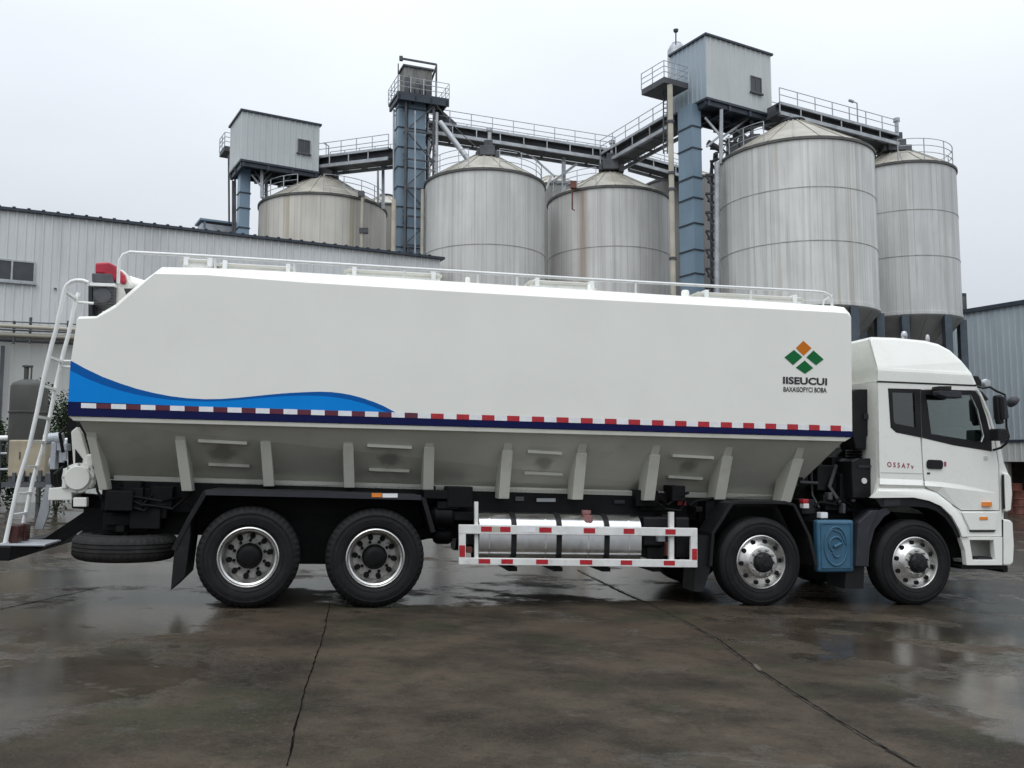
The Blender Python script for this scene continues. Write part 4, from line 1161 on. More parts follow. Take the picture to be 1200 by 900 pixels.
# skirt below the door, step, bumper
mb = MB(); mb.prism(px_poly([(1127.5, 600.5), (1171, 600), (1167.5, 621), (1137, 621)], yc - .02), yc - .02, yc + .0); mb.build('door_skirt', M['cab_white'], cab, bevel=.006)
mb = MB(); mb.prism(px_poly([(1136.5, 621.5), (1167, 621.5), (1165, 623.4), (1137.5, 623.4)], yc - .015), yc - .015, yc + .0); mb.build('skirt_gap', M['black'], cab)
st = empty('entry_step', (0, 0, 0), cab)
mb = MB()
so_ = [(1125.5, 629.2), (1175, 629.2), (1175, 662.5), (1133, 662.5), (1131, 645)]
sh = [(1136.5, 633), (1164.5, 633), (1166.5, 656), (1140, 656)]
mb.holed(px_poly(so_, yc - .02), px_poly(sh, yc - .02), yc - .02, yc + .06)
mb.build('step_surround', M['cab_white'], st, bevel=.006)
mb = MB(); mb.prism(px_poly([(1134, 630), (1172, 630), (1172, 660), (1136, 660)], yc + .28), yc + .28, yc + .3)
mb.prism(px_poly([(1134, 656.4), (1172, 656.4), (1172, 660), (1136, 660)], yc + .0), yc + .06, yc + .28); mb.build('step_well', M['cab_white'], st)
mb = MB(); mb.prism(px_poly([(1147, 653.5), (1165, 653.5), (1167, 656), (1144, 656)], yc + .03), yc + .03, yc + .25); mb.build('step_tread', M['dgrey'], st)
mb = MB(); mb.prism(px_poly([(1126, 663), (1181, 663), (1181, 670), (1177, 671), (1174, 667), (1127, 667)], yc + .01), yc + .01, CW - .05); mb.build('front_underrun', M['chassis'], cab)
mb = MB()
bp = [(1176, 608), (1184, 609.5), (1187, 613), (1188.5, 640), (1187.5, 660), (1184, 663), (1176, 663)]
L0 = px_poly(bp, yc); mb.loft([[(x, yc + .0, z) for x, z in L0], [(x + .02, yc + .12, z) for x, z in L0], [(x + .02, CW - .12, z) for x, z in L0], [(x, CW, z) for x, z in L0]])
mb.build('front_bumper', M['cab_white'], cab, bevel=.03, seg=3)
mb = MB(); mb.prism(px_poly([(1173.8, 609), (1176, 609), (1176, 662), (1173.8, 662)], yc + .01), yc + .01, yc + .06); mb.build('bumper_gap', M['black'], cab)
mb = MB()
fp = [(1175, 553.5), (1181, 555), (1184, 560), (1185.5, 580), (1184, 598), (1179, 600), (1175.5, 598)]
L0 = px_poly(fp, yc); mb.loft([[(x, yc - .02, z) for x, z in L0], [(x + .02, yc + .12, z) for x, z in L0], [(x + .02, yc + .35, z) for x, z in L0]])
mb.build('corner_deflector', M['cab_white'], cab, bevel=.02, seg=3)
mb = MB(); mb.prism(px_poly([(1174.3, 557), (1176.6, 556), (1178, 596), (1175.5, 597)], yc - .028), yc - .028, yc - .015); mb.build('deflector_slot', M['black'], cab)
mb = MB(); mb.prism(px_poly([(1167, 507), (1170, 507), (1176, 541), (1182, 556), (1176, 558), (1175, 600), (1172.5, 600), (1171, 545)], yc + .03), yc + .03, CW - .03); mb.build('front_panel', M['cab_white'], cab, bevel=.004)
mb = MB(); rectp(mb, 1168.5, 453, 1169, 454, yc, yc + .001)
mb = MB(); mb.prism(px_poly([(1171, 600), (1177, 600), (1177, 608), (1171, 608)], yc + .1), yc + .1, CW - .1); mb.build('grille_gap', M['black'], cab)
mb = MB(); mb.prism(px_poly([(1045, 600), (1125, 606), (1140, 640), (1140, 662), (1120, 662)], .42), .42, 2.0); mb.build('engine_cover', M['chassis'], cab)
# handle, lock, lamps
mb = MB(); mb.prism(px_poly([(1086.5, 541), (1088.5, 538.6), (1103.5, 539.2), (1105.5, 541.6), (1105.5, 547.5), (1103.6, 549.8), (1088.5, 549.2), (1086.5, 547)], yc - .02), yc - .02, yc - .0025); mb.build('door_handle', M['black'], door_near, bevel=.006)
mb = MB(); rectp(mb, 1106.5, 541, 1109, 546.5, yc - .006, yc - .0025); mb.build('lock_mark', M['red_ink'], door_near)
mb = MB(); rectp(mb, 1086.5, 553.6, 1090, 555.8, yc - .006, yc - .0025); mb.build('key_lock', M['dgrey'], door_near)
mb = MB(); rectp(mb, 1152.2, 588.2, 1162.8, 593.6, yc - .035, yc - .0); mb.build('side_marker', M['amber'], door_near, bevel=.006)
mb = MB(); rectp(mb, 1148.2, 605.6, 1157.8, 609.2, yc - .028, yc - .02); mb.build('side_marker', M['amber'], cab, bevel=.004)
mb = MB(); rectp(mb, 1153, 534.5, 1157.5, 539.5, yc - .006, yc - .0025); mb.build('door_badge', M['hopper'], door_near, bevel=.002)
text('lettering', 'O S 5 A 7 v', (1039.8, 547), (1070.8, 549.6), (1039.8, 541), yc - .004, M['red_ink'], cab, .02)
# door-top mirror
mb = MB(); mb.prism(px_poly([(1101.5, 457.5), (1127, 459), (1128, 466.5), (1110, 466), (1101.5, 463)], yc - .2), yc - .2, yc - .06); kb = mb.build('kerb_mirror', M['dgrey'], cab, bevel=.012)
mb = MB(); rectp(mb, 1101, 452.5, 1115, 457, yc - .14, yc - .0); mb.build('mirror_bracket', M['black'], kb)
# wing mirror
mir_ = empty('wing_mirror', (0, 0, 0), cab)
yw = -.18
mb = MB(); mb.tube([T3(1143, 452, yc + .05), T3(1152, 455, -.05), T3(1160, 453.5, yw), T3(1168, 458.5, yw), T3(1173, 460.5, yw), T3(1177.5, 462.5, yw), T3(1178.6, 470, yw), T3(1179.5, 500, yw), T3(1182.3, 512, yw), T3(1180, 519, yw), T3(1173.5, 524.5, -.1), T3(1164, 527.5, yc)], .014, 8)
mb.build('mirror_arm', M['black'], mir_, smooth=True)
mb = MB(); mb.prism(px_poly([(1168, 463), (1175.5, 462.5), (1177, 496), (1172, 497.5), (1170.5, 494)], yw - .03), yw - .03, yw + .05); mb.build('mirror_head', M['black'], mir_, bevel=.02)
mb = MB(); mb.prism(px_poly([(1176.5, 464), (1179.5, 465), (1182.6, 490.5), (1178, 491.5)], yw - .1), yw - .1, yw + .1); mb.build('mirror_housing', M['dgrey'], mir_, bevel=.015)
mb = MB(); mb.prism(px_poly([(1170.5, 502), (1179, 502), (1182.7, 506), (1182, 514), (1178, 516.5), (1170.5, 516)], yw - .08), yw - .08, yw + .1); mb.build('wide_mirror', M['black'], mir_, bevel=.02)
p = T3(1186.5, 470, yw + .25); mb = MB()
mb.lathe([(0, -.05), (.04, -.045), (.075, -.015), (.085, .02), (.08, .03), (0, .03)], 'X', 24)
mb.v = [tuple(Matrix.Rotation(R(38), 3, 'Y') @ Vector(v)) for v in mb.v]; mb.v = [(v[0] + p.x, v[1] + p.y, v[2] + p.z) for v in mb.v]
mb.build('front_mirror', M['dgrey'], mir_, smooth=True)
mb = MB(); mb.prism(px_poly([(1142, 440), (1147, 440.5), (1151, 447), (1150, 455), (1144, 452)], yc + .5), yc + .5, yc + .75)
mb.prism(px_poly([(1148, 456), (1152, 459), (1159, 467), (1158, 469.5), (1153, 469), (1147, 460)], yc + .2), yc + .2, yc + .3); mb.build('front_view_mirror', M['black'], cab, bevel=.02)
p = T3(1154.5, 449.5, yc + .6); mb = MB(); mb.lathe([(0, p.y - .06), (.05, p.y - .05), (.065, p.y), (.05, p.y + .05), (0, p.y + .06)], 'Y', 20, (p.x, 0, p.z)); mb.build('spot_lamp', M['gal'], cab, smooth=True)
mb = MB(); mb.tube([T3(1152.5, 493, yc + .25), T3(1142.5, 491, yc + .3), T3(1142, 510, yc + .3)], .012, 8); mb.build('grab_handle', M['black'], cab)

# ------------------------------------------------------------------ PLANT BEHIND
E1 = Vector((math.cos(R(30)), math.sin(R(30)), 0)); E2 = Vector((-math.sin(R(30)), math.cos(R(30)), 0))
def corr(mb, A, B, z0, z1, pitch=.25, dep=.03, z0b=None, z1b=None):
    """trapezoid-ribbed sheet from A to B, ribs to the right-hand side of A->B"""
    A, B = Vector((A[0], A[1], 0)), Vector((B[0], B[1], 0)); L = (B - A).length; d = (B - A) / L; nn = Vector((d.y, -d.x, 0))
    z0b = z0 if z0b is None else z0b; z1b = z1 if z1b is None else z1b
    k = 0; pts = []
    n = max(1, int(L / pitch)); p_ = L / n
    for i in range(n):
        for f, h in ((0, 0), (.62, 0), (.72, dep), (.9, dep)): pts.append((i * p_ + f * p_, h))
    pts.append((L, 0))
    for (a, ha), (b, hb) in zip(pts, pts[1:]):
        P_, Q_ = A + d * a + nn * ha, A + d * b + nn * hb
        ta, tb = a / L, b / L
        mb.quad((P_.x, P_.y, z0 + (z0b - z0) * ta), (Q_.x, Q_.y, z0 + (z0b - z0) * tb), (Q_.x, Q_.y, z1 + (z1b - z1) * tb), (P_.x, P_.y, z1 + (z1b - z1) * ta))

def railing(mb, path, h=1.05, step=1.2, r=.022, mids=2, closed=False):
    P_ = [Vector(p) for p in path]
    for k in range(mids + 1):
        z = h * (k + 1) / (mids + 1); mb.tube([p + Vector((0, 0, z)) for p in P_], r, 6, closed)
    acc = step
    for a, b in zip(P_, P_[1:]):
        if (b - a).length < step * .7 and len(P_) > 5:
            acc += (b - a).length
            if acc >= step: acc = 0; mb.bar(a, a + Vector((0, 0, h)), r * 2)
            continue
        n = max(1, round((b - a).length / step))
        for i in range(n): q = a.lerp(b, i / n); mb.bar(q, q + Vector((0, 0, h)), r * 2)
    q = P_[-1]; mb.bar(q, q + Vector((0, 0, h)), r * 2)

# --- left factory building
A = W(0, 300, 30.0); B = W(516, 306, 37.4)
dirb = Vector((B.x - A.x, B.y - A.y, 0)).normalized(); nb = Vector((dirb.y, -dirb.x, 0)); inn = -nb
A2 = Vector((A.x, A.y, 0)) - dirb * 16; B2 = Vector((B.x, B.y, 0))
ztopA = W(0, 244, 30.0).z; ztopB = W(516, 306, 37.4).z; zt_b = (ztopA + ztopB) / 2
fac = empty('factory_building', (A.x, A.y, 0))
tag(fac, 'long low factory building with pale ribbed metal cladding behind the rear of the truck', 'building')
off_ = fac.location
zs = W(0, 392, 30).z
mb = MB(); corr(mb, A2, B2, zs, zt_b, .27, .035); mb.build('upper_cladding', M['wall'], fac, off_)
mb = MB(); q = inn * .14; corr(mb, A2 + q, B2 + q, -1.5, zs, .5, .02); mb.build('lower_cladding', M['wall_low'], fac, off_)
mb = MB(); mb.obox(A2 + inn * .2, dirb, inn, (B2 - A2).length - .01, 14, -1.5, zt_b - .02); mb.build('building_core', M['wall_low'], fac, off_)
mb = MB(); corr(mb, B2, B2 + inn * 14, -1.5, zt_b, .27, .035); mb.build('gable_wall', M['wall'], fac, off_)
mb = MB(); mb.obox(A2 - inn * .14, dirb, inn, (B2 - A2).length + .16, 14.3, zt_b, zt_b + .10)
n = int((B2 - A2).length / .45)
for k in range(n):
    o_ = A2 - inn * .16 + dirb * (k * .45 + .1); mb.obox(o_, dirb, inn, .10, 14, zt_b + .101, zt_b + .135)
mb.build('roof', M['bluedark'], fac, off_)
# window
def wall_at(px, py, A_=A, d_=dirb, o_=0.0):
    """point on a vertical wall plane"""
    nn = Vector((d_.y, -d_.x, 0)); d = ray(px, py); t = (Vector((A_.x, A_.y, 0)) + nn * o_ - Vector((CAM.x, CAM.y, 0))).dot(nn) / d.dot(nn)
    return CAM + d * t
def wall_window(parent, off_, px0, py0, px1, py1, A_, d_, o_, split=1, matf='gal'):
    p0 = wall_at(px0, py1, A_, d_, o_); p1 = wall_at(px1, py1, A_, d_, o_); z1 = wall_at((px0 + px1) / 2, py0, A_, d_, o_).z; z0 = wall_at((px0 + px1) / 2, py1, A_, d_, o_).z
    L_ = (Vector((p1.x, p1.y, 0)) - Vector((p0.x, p0.y, 0))).length; inn_ = Vector((-d_.y, d_.x, 0))
    f = MB(); t = .055; dp_ = .035
    f.obox(p0, d_, inn_, L_, dp_, z0, z0 + t); f.obox(p0, d_, inn_, L_, dp_, z1 - t, z1)
    f.obox(p0, d_, inn_, t, dp_, z0 + t, z1 - t); f.obox(Vector(p0) + d_ * (L_ - t), d_, inn_, t, dp_, z0 + t, z1 - t)
    for k in range(1, split + 1):
        f.obox(Vector(p0) + d_ * (L_ * k / (split + 1) - t / 2), d_, inn_, t, dp_, z0 + t, z1 - t)
    fo_ = f.build('window_frame', M[matf], parent, off_)
    g_ = MB(); g_.obox(Vector(p0) + inn_ * .018 + d_ * t, d_, inn_, L_ - 2 * t, .012, z0 + t, z1 - t); g_.build('window_pane', M['pane'], fo_)
    fo_.location = (0, 0, 0)
    g2 = fo_.children[0]
    for v in g2.data.vertices: v.co -= Vector(off_)
    s_ = MB(); s_.obox(Vector(p0) - inn_ * .06 - d_ * .05, d_, inn_, L_ + .1, .14, z0 - .07, z0 - .002); so2 = s_.build('window_sill', M[matf], fo_, off_); so2.location = (0, 0, 0)
    return fo_
wall_window(fac, off_, -15, 304, 41, 329.5, A, dirb, .06, 1)
mb = MB(); p = wall_at(65, 338.5, A, dirb, .05); mb.box((p.x - .03, p.y - .05, p.z - .03), (p.x + .03, p.y + .02, p.z + .03)); mb.build('wall_fixing', M['galdark'], fac, off_)
mb = MB()
# lower door jamb on the far left and a base kerb
p = wall_at(1, 500, A, dirb, .1); mb.obox(p, -dirb, inn, .12, .1, -.5, wall_at(1, 405, A, dirb, .1).z); mb.build('door_frame', M['galdark'], fac, off_)
# pipes along the wall
pr = empty('wall_pipe_rack', (A.x, A.y, 0)); tag(pr, 'run of pale insulated pipes on brackets along the factory wall behind the ladder', 'pipes')
offp = pr.location
for (py0, py1, r_, m, o_) in ((381.5, 387.5, .075, 'cream', .5), (391.5, 396.5, .075, 'cream', .5), (376.5, 381, .02, 'galdark', .55), (386, 391, .03, 'galdark', .6), (398.5, 403.5, .05, 'galdark', .35)):
    a = wall_at(0, py0, A, dirb, o_); b = wall_at(110, py1, A, dirb, o_); d = (b - a)
    mb = MB(); mb.tube([a - d * 1.5, b + d * 1.2], r_, 12); mb.build('pipe', M[m], pr, offp, smooth=True)
for x in (17, 36, 80, 130, -30):
    mb = MB(); a = wall_at(x, 376, A, dirb, .5); mb.bar((a.x, a.y, wall_at(x, 403, A, dirb, .5).z), (a.x, a.y, a.z), .06); mb.bar((a.x, a.y, wall_at(x, 400, A, dirb, .5).z), Vector((a.x, a.y, wall_at(x, 400, A, dirb, .5).z)) + inn * .5, .06)
    if x == 36: mb.bar((a.x, a.y, a.z), (a.x, a.y, wall_at(x, 372, A, dirb, .5).z), .07)
    mb.build('pipe_bracket', M['galdark'], pr, offp)

# --- yard equipment at left
def lathe_thing(name, px, pyb, pyt, Y, r, prof_top, mat, label, cat):
    p = W(px, pyb, Y); t = W(px, pyt, Y - r)
    e = empty(name, (p.x, p.y, p.z)); tag(e, label, cat)
    return e, p, t.z - p.z
YB = 22.5
e, p, h = lathe_thing('boiler_tank', 29, 572, 446, YB, .42, None, None, 'stained grey cylindrical tank with two short stacks beside the factory wall', 'tank')
mb = MB(); mb.lathe([(0, .62), (.42, .62), (.43, .66), (.43, h * .70), (.45, h * .70 + .01), (.45, h * .70 + .05), (.43, h * .70 + .06), (.43, h - .12), (.38, h - .03), (.22, h + .05), (0, h + .08)], n=40); mb.build('shell', M['boiler'], e, smooth=True)
s1 = W(30.5, 446, YB).x - p.x; s2 = W(36.5, 446, YB).x - p.x
for dx, r_, hh in ((s1, .055, .4), (s2, .02, .4)):
    mb = MB(); mb.tube([(dx, 0, h), (dx, 0, h + hh)], r_, 14); mb.lathe([(0, h + hh + .04), (r_ * 1.8, h + hh + .02), (r_ * 1.8, h + hh - .02), (r_, h + hh - .03)], 'Z', 16, (dx, 0, 0)); mb.build('stack', M['boiler'], e, smooth=True)
for k in range(3):
    a = 2 * PI * k / 3 + .5; mb = MB(); mb.bar((.36 * math.cos(a), .36 * math.sin(a), 0), (.36 * math.cos(a), .36 * math.sin(a), .64), .07); mb.build('leg', M['galdark'], e)
# beige tank
p0 = W(7.5, 572, 21); 
e = empty('machine_cabinet', (p0.x, p0.y, p0.z)); tag(e, 'rust-streaked beige steel cabinet on a dark skid behind the truck ladder', 'machine')
Wd = W(52, 560, 21).x - p0.x; Ht = W(30, 515.5, 21).z - p0.z
mb = MB(); mb.box((0, 0, .26), (Wd, .8, Ht)); mb.build('housing', M['beige'], e, bevel=.03)
mb = MB(); mb.box((-.1, -.05, .02), (Wd + .5, .9, .14)); mb.box((0, .05, .14), (.12, .75, .26)); mb.box((Wd - .12, .05, .14), (Wd, .75, .26)); mb.build('skid', M['galdark'], e)
mb = MB()
for k in range(4): mb.box((.15 + k * .2, -.06, .14), (.22 + k * .2, -.001, .36 + .05 * (k % 2)))
mb.split('bracket', M['galdark'], e)
mb = MB(); mb.box((Wd * .3, -.015, Ht * .6), (Wd * .3 + .03, -.001, Ht * .75)); mb.build('latch', M['galdark'], e)
# second machine, grey, right of it
p0 = W(52, 572, 20.5)
e = empty('pump_unit', (p0.x, p0.y, p0.z)); tag(e, 'grey pump unit with pipework standing right of the beige cabinet', 'pump')
mb = MB(); mb.box((0, 0, 0), (.55, .6, .35)); mb.build('base_frame', M['galdark'], e, bevel=.02)
mb = MB(); mb.lathe([(0, -.02), (.18, 0), (.2, .05), (.2, .6), (.15, .66), (0, .66)], 'X', 24, (0, .3, .55)); mb.build('motor', M['gal'], e, smooth=True)
mb = MB(); mb.tube([(.3, .3, .7), (.3, .3, 1.1), (.7, .3, 1.15)], .06, 10); mb.build('outlet_pipe', M['rail_white'], e, smooth=True)
# white low pipe
a = W(-60, 514, 24.5); b = W(60, 513, 24.5)
e = empty('ground_pipe', (a.x, a.y, ground_z(a.x, a.y))); tag(e, 'white pipe on low posts running behind the beige cabinet', 'pipe'); oe = e.location
mb = MB(); mb.tube([a, b], .075, 12); mb.build('pipe', M['rail_white'], e, oe, smooth=True)
mb = MB(); mb.tube([a - Vector((0, 0, .42)), b - Vector((0, 0, .42))], .04, 10); mb.tube([a - Vector((0, 0, .85)), b - Vector((0, 0, .85))], .035, 10); mb.build('lower_pipe', M['gal'], e, oe, smooth=True)
mb = MB()
for t in (.1, .5, .9): q = a.lerp(b, t); mb.bar(q - Vector((0, 0, .05)), (q.x, q.y, ground_z(q.x, q.y) - .05), .09)
mb.split('post', M['galdark'], e, oe)
# low kerb and shrubs
def leaf_mat(name, col):
    m, nt, b = newmat(name); v = coords(nt); n1 = noise(nt, v, 2.5, 3)
    c = mixc(nt, ramp(nt, n1, .3, .7), tuple(x * .55 for x in col), tuple(x * 1.5 for x in col)); nt.links.new(c, b.inputs['Base Color']); b.inputs['Roughness'].default_value = .7; b.inputs['Specular IOR Level'].default_value = .12
    return m
M['leaf'] = leaf_mat('leaf_dark_green', (.022, .038, .015))
def bush(name, c, rx, ry, rz, n, label, seed, trunk=True):
    random.seed(seed)
    e = empty(name, c); tag(e, label, 'shrub')
    mb = MB()
    cl = [(Vector((random.uniform(-.7, .7) * rx, random.uniform(-.7, .7) * ry, rz * random.uniform(.35, 1.75))), random.uniform(.25, .5)) for _ in range(16)]
    for k in range(n):
        cc, rr = random.choice(cl); dv = Vector((random.gauss(0, 1), random.gauss(0, 1), random.gauss(0, 1))).normalized() * (random.random() ** .5)
        p = cc + Vector((dv.x * rx * rr, dv.y * ry * rr, dv.z * rz * rr))
        a = Vector((random.gauss(0, 1), random.gauss(0, 1), random.gauss(0, .7))).normalized(); b_ = a.orthogonal().normalized(); s_ = random.uniform(.025, .06)
        mb.quad(p - a * s_, p + b_ * s_ * .5, p + a * s_, p - b_ * s_ * .5)
    mb.build('crown', M['leaf'], e, weld=False)
    mb = MB()
    for k in range(6): a = random.uniform(0, 6.28); mb.tube([(0, 0, -.1), (.2 * rx * math.cos(a), .2 * ry * math.sin(a), rz * .6), (.5 * rx * math.cos(a), .5 * ry * math.sin(a), rz * 1.4)], .025, 6)
    mb.build('trunk', M['bark'], e)
    return e
c = W(68, 540, 25); c.z = ground_z(c.x, c.y); bush('leafy_shrub', c, 1.1, .8, (W(68, 450, 25).z - c.z) / 2.0, 9000, 'dark green shrub seen through the truck ladder', 3)
c = W(-2, 560, 25.5); c.z = ground_z(c.x, c.y); bush('leafy_shrub', c, .45, .5, (W(0, 487, 25.5).z - c.z) / 2.0, 2500, 'small dark green shrub at the extreme left by the stained tank', 5)

# --- silos
M['ring'] = pm('ring_joint_steel', (.36, .355, .335), .6, .1, var=.3, scale=3)
M['silo_roof'] = pm('weathered_roof_sheet', (.37, .35, .30), .55, .1, var=.18, scale=1.2, dirt=(.2, .17, .12), dirt_amt=.5)
def arc_pts(r, z, a0, a1, n=24): return [(r * math.sin(a0 + (a1 - a0) * k / n), -r * math.cos(a0 + (a1 - a0) * k / n), z) for k in range(n + 1)]
def silo(px, pyrim, pyapex, Y, r, seed, label, pybot=None, rail=None, rings=(), rust=.3, rust_ang=None, plinth_h=.6, tophat=True, col=(.68, .675, .65)):
    cx = (px - 600) / F_PX * Y * 1.0
    cpt = W(px, 300, Y); cx = cpt.x
    zr = W(px, pyrim, Y - r).z; za = W(px, pyapex, Y).z
    gz = ground_z(cx, Y)
    e = empty('grain_silo', (cx, Y, gz)); tag(e, label, 'silo', 'grain silos behind the truck')
    zr -= gz; za -= gz
    za = max(za, zr + .35)
    zb = plinth_h if pybot is None else W(px, pybot, Y - r).z - gz
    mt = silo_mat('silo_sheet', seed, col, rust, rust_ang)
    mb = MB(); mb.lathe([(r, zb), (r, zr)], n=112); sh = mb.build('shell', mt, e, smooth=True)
    mb = MB()
    for f in rings:
        z = zb + (zr - zb) * f; mb.lathe([(r, z - .018), (r + .014, z - .014), (r + .014, z + .014), (r, z + .018)], n=96)
    if rings: mb.split('ring_joint', M['ring'], sh, smooth=True)
    mb = MB(); mb.lathe([(r, zr - .09), (r + .06, zr - .08), (r + .06, zr + .03), (r - .03, zr + .05)], n=96); mb.build('eave_ring', M['rim_dark'], e, smooth=True)
    mb = MB(); rt = .16 * r
    mb.lathe([(r + .02, zr + .03), (rt, za), (0, za + .01)], n=96)
    for k in range(20):
        a = 2 * PI * k / 20; mb.bar((r * math.sin(a), -r * math.cos(a), zr + .05), (rt * math.sin(a), -rt * math.cos(a), za + .02), .035, .05)
    mb.build('roof', M['silo_roof'], e, smooth=False)
    if tophat:
        mb = MB(); mb.lathe([(rt * .9, za - .05), (rt * .9, za + .10), (rt, za + .11), (rt, za + .15), (0, za + .16)], n=24)
        mb.build('inlet_head', M['galdark'], e)
    if rail:
        for a0, a1 in rail:
            mb = MB(); railing(mb, arc_pts(r * .95, zr + .05 + (za - zr) * .06, R(a0), R(a1), 24), .95 if seed == 5 else .82, .95, .018); mb.build('guard_rail', M['gal'], e, smooth=False)
    if pybot is not None:
        mb = MB(); hz = zb - r * .95
        mb.lathe([(r, zb), (r * .99, zb - .05), (.35, hz), (.35, hz - .3), (0, hz - .3)], n=96)
        for k in range(24):
            a = 2 * PI * k / 24; mb.bar((r * .985 * math.sin(a), -r * .985 * math.cos(a), zb - .07), (.36 * math.sin(a), -.36 * math.cos(a), hz), .03, .05)
        mb.build('discharge_hopper', M['galdark_h'], e, smooth=False)
        mb = MB(); mb.lathe([(r, zb + .02), (r + .03, zb + .02), (r + .03, zb + .16), (r, zb + .17)], n=96); mb.build('base_ring', mt, e, smooth=True)
        for k in range(8):
            a = 2 * PI * (k + .5) / 8; x_, y_ = (r - .06) * math.sin(a), -(r - .06) * math.cos(a)
            mb = MB(); mb.box((x_ - .16, y_ - .16, -.3), (x_ + .16, y_ + .16, zb - .02)); mb.build('leg', M['leg_steel'], e)
        mb = MB(); mb.lathe([(0, .1), (r + .3, .1), (r + .3, -1.5)], n=64); mb.build('plinth', M['concrete'], e)
    else:
        mb = MB(); mb.lathe([(0, zb), (r + .3, zb), (r + .3, -1.5)], n=64); mb.build('plinth', M['concrete'], e)
    return e, zr, za, zb
M['leg_steel'] = pm('leg_steel', (.065, .085, .105), .5, .1, var=.2)
M['galdark_h'] = pm('hopper_steel', (.32, .32, .31), .5, .2, var=.15, scale=1.2)
s1, s1r, s1a, _ = silo(378, 225.5, 208, 45, 3.2, 1, 'stained silo in front of the left headhouse, mostly hidden by the factory roof', rail=((-100, -12), (12, 100)), rings=(.55, .8), rust=.55, col=(.62, .585, .52))
s2, s2r, s2a, _ = silo(568, 197, 183, 41, 2.8, 2, 'pale silo just right of the lattice elevator tower', rail=((-95, -14), (16, 97)), rings=(.3, .52, .76), rust=.22)
s3, s3r, s3a, _ = silo(714, 217.5, 204, 43, 2.98, 3, 'silo with a brown rust streak between the pale silo and the blue shaft', rail=((-95, -18),), rings=(.3, .55, .8), rust=.25, rust_ang=-.52)
s4, s4r, s4a, _ = silo(934, 160, 146, 38, 3.24, 4, 'largest silo, next to the tall right headhouse, hopper bottom behind the cab', pybot=357, rail=((-95, -40),), rings=(.38, .70), rust=.3, col=(.69, .69, .665))
s5, s5r, s5a, _ = silo(1055, 188, 176, 42, 2.55, 5, 'slim hopper-bottomed silo farthest right, above the cab roof', pybot=368, rail=((-22, 108),), rings=(.38, .68), rust=.12, col=(.62, .625, .615))
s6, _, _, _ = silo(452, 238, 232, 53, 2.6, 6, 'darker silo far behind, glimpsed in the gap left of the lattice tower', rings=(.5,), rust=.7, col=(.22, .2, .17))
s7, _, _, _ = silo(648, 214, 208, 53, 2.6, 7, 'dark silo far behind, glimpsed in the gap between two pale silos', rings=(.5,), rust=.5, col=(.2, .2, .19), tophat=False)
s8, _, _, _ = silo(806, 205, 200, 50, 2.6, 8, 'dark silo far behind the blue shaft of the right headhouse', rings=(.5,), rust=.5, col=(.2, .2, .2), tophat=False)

# concrete/steel wall behind the silo legs
a = W(880, 400, 52); b = W(1135, 400, 55)
e = empty('rear_shed', (a.x, a.y, ground_z(a.x, a.y))); tag(e, 'dark ribbed shed in the shade behind the hopper-bottomed silos', 'shed'); oe = e.location
d_ = Vector((b.x - a.x, b.y - a.y, 0)).normalized(); i_ = Vector((-d_.y, d_.x, 0))
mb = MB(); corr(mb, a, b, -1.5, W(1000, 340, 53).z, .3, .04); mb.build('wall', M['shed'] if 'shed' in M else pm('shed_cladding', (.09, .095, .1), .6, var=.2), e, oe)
mb = MB(); mb.obox(a, d_, i_, (b - a).length, 8, W(1000, 340, 53).z + .01, W(1000, 340, 53).z + .2); mb.build('roof', M['bluedark'], e, oe)

# --- headhouses
def headhouse(name, near_px, near_top, near_bot, Y, L1, L2, label, win, left_mat):
    p = W(near_px, near_top, Y); zt = p.z; zb = W(near_px, near_bot, Y).z
    o = Vector((p.x, p.y, 0)); gz = ground_z(p.x, p.y)
    e = empty(name, (p.x, p.y, gz)); tag(e, label, 'elevator house', 'elevator towers of the plant'); oe = e.location
    mb = MB(); corr(mb, o, o + E1 * L1, zb, zt, .28, .03); corr(mb, o + E1 * L1, o + E1 * L1 + E2 * L2, zb, zt, .28, .03); corr(mb, o + E1 * L1 + E2 * L2, o + E2 * L2, zb, zt, .28, .03)
    mb.build('cladding', M['house'], e, oe)
    mb = MB(); corr(mb, o + E2 * L2, o, zb, zt, .28, .03); mb.build('side_cladding', M[left_mat], e, oe)
    mb = MB(); mb.obox(o + E1 * .02 + E2 * .02, E1, E2, L1 - .04, L2 - .04, zb + .02, zt - .02); mb.build('inner_walls', M['house'], e, oe)
    mb = MB(); mb.obox(o - E1 * .09 - E2 * .09, E1, E2, L1 + .18, L2 + .18, zt, zt + .09); mb.build('roof', M['bluedark'], e, oe)
    mb = MB(); mb.obox(o - E1 * .03 - E2 * .03, E1, E2, L1 + .06, L2 + .06, zb - .1, zb - .002)
    for k in range(4): mb.obox(o + E1 * (k * L1 / 3.2 + .05), E1, E2, .14, L2, zb - .34, zb - .102)
    for k in range(3): mb.obox(o + E2 * (k * L2 / 2.3 + .05) , E1, E2, L1, .12, zb - .30, zb - .105)
    mb.build('floor_frame', M['bluedark'], e, oe)
    wall_window(e, oe, *win, p, E1, .055, 1, 'galdark')
    return e, o, zb, zt, gz, oe
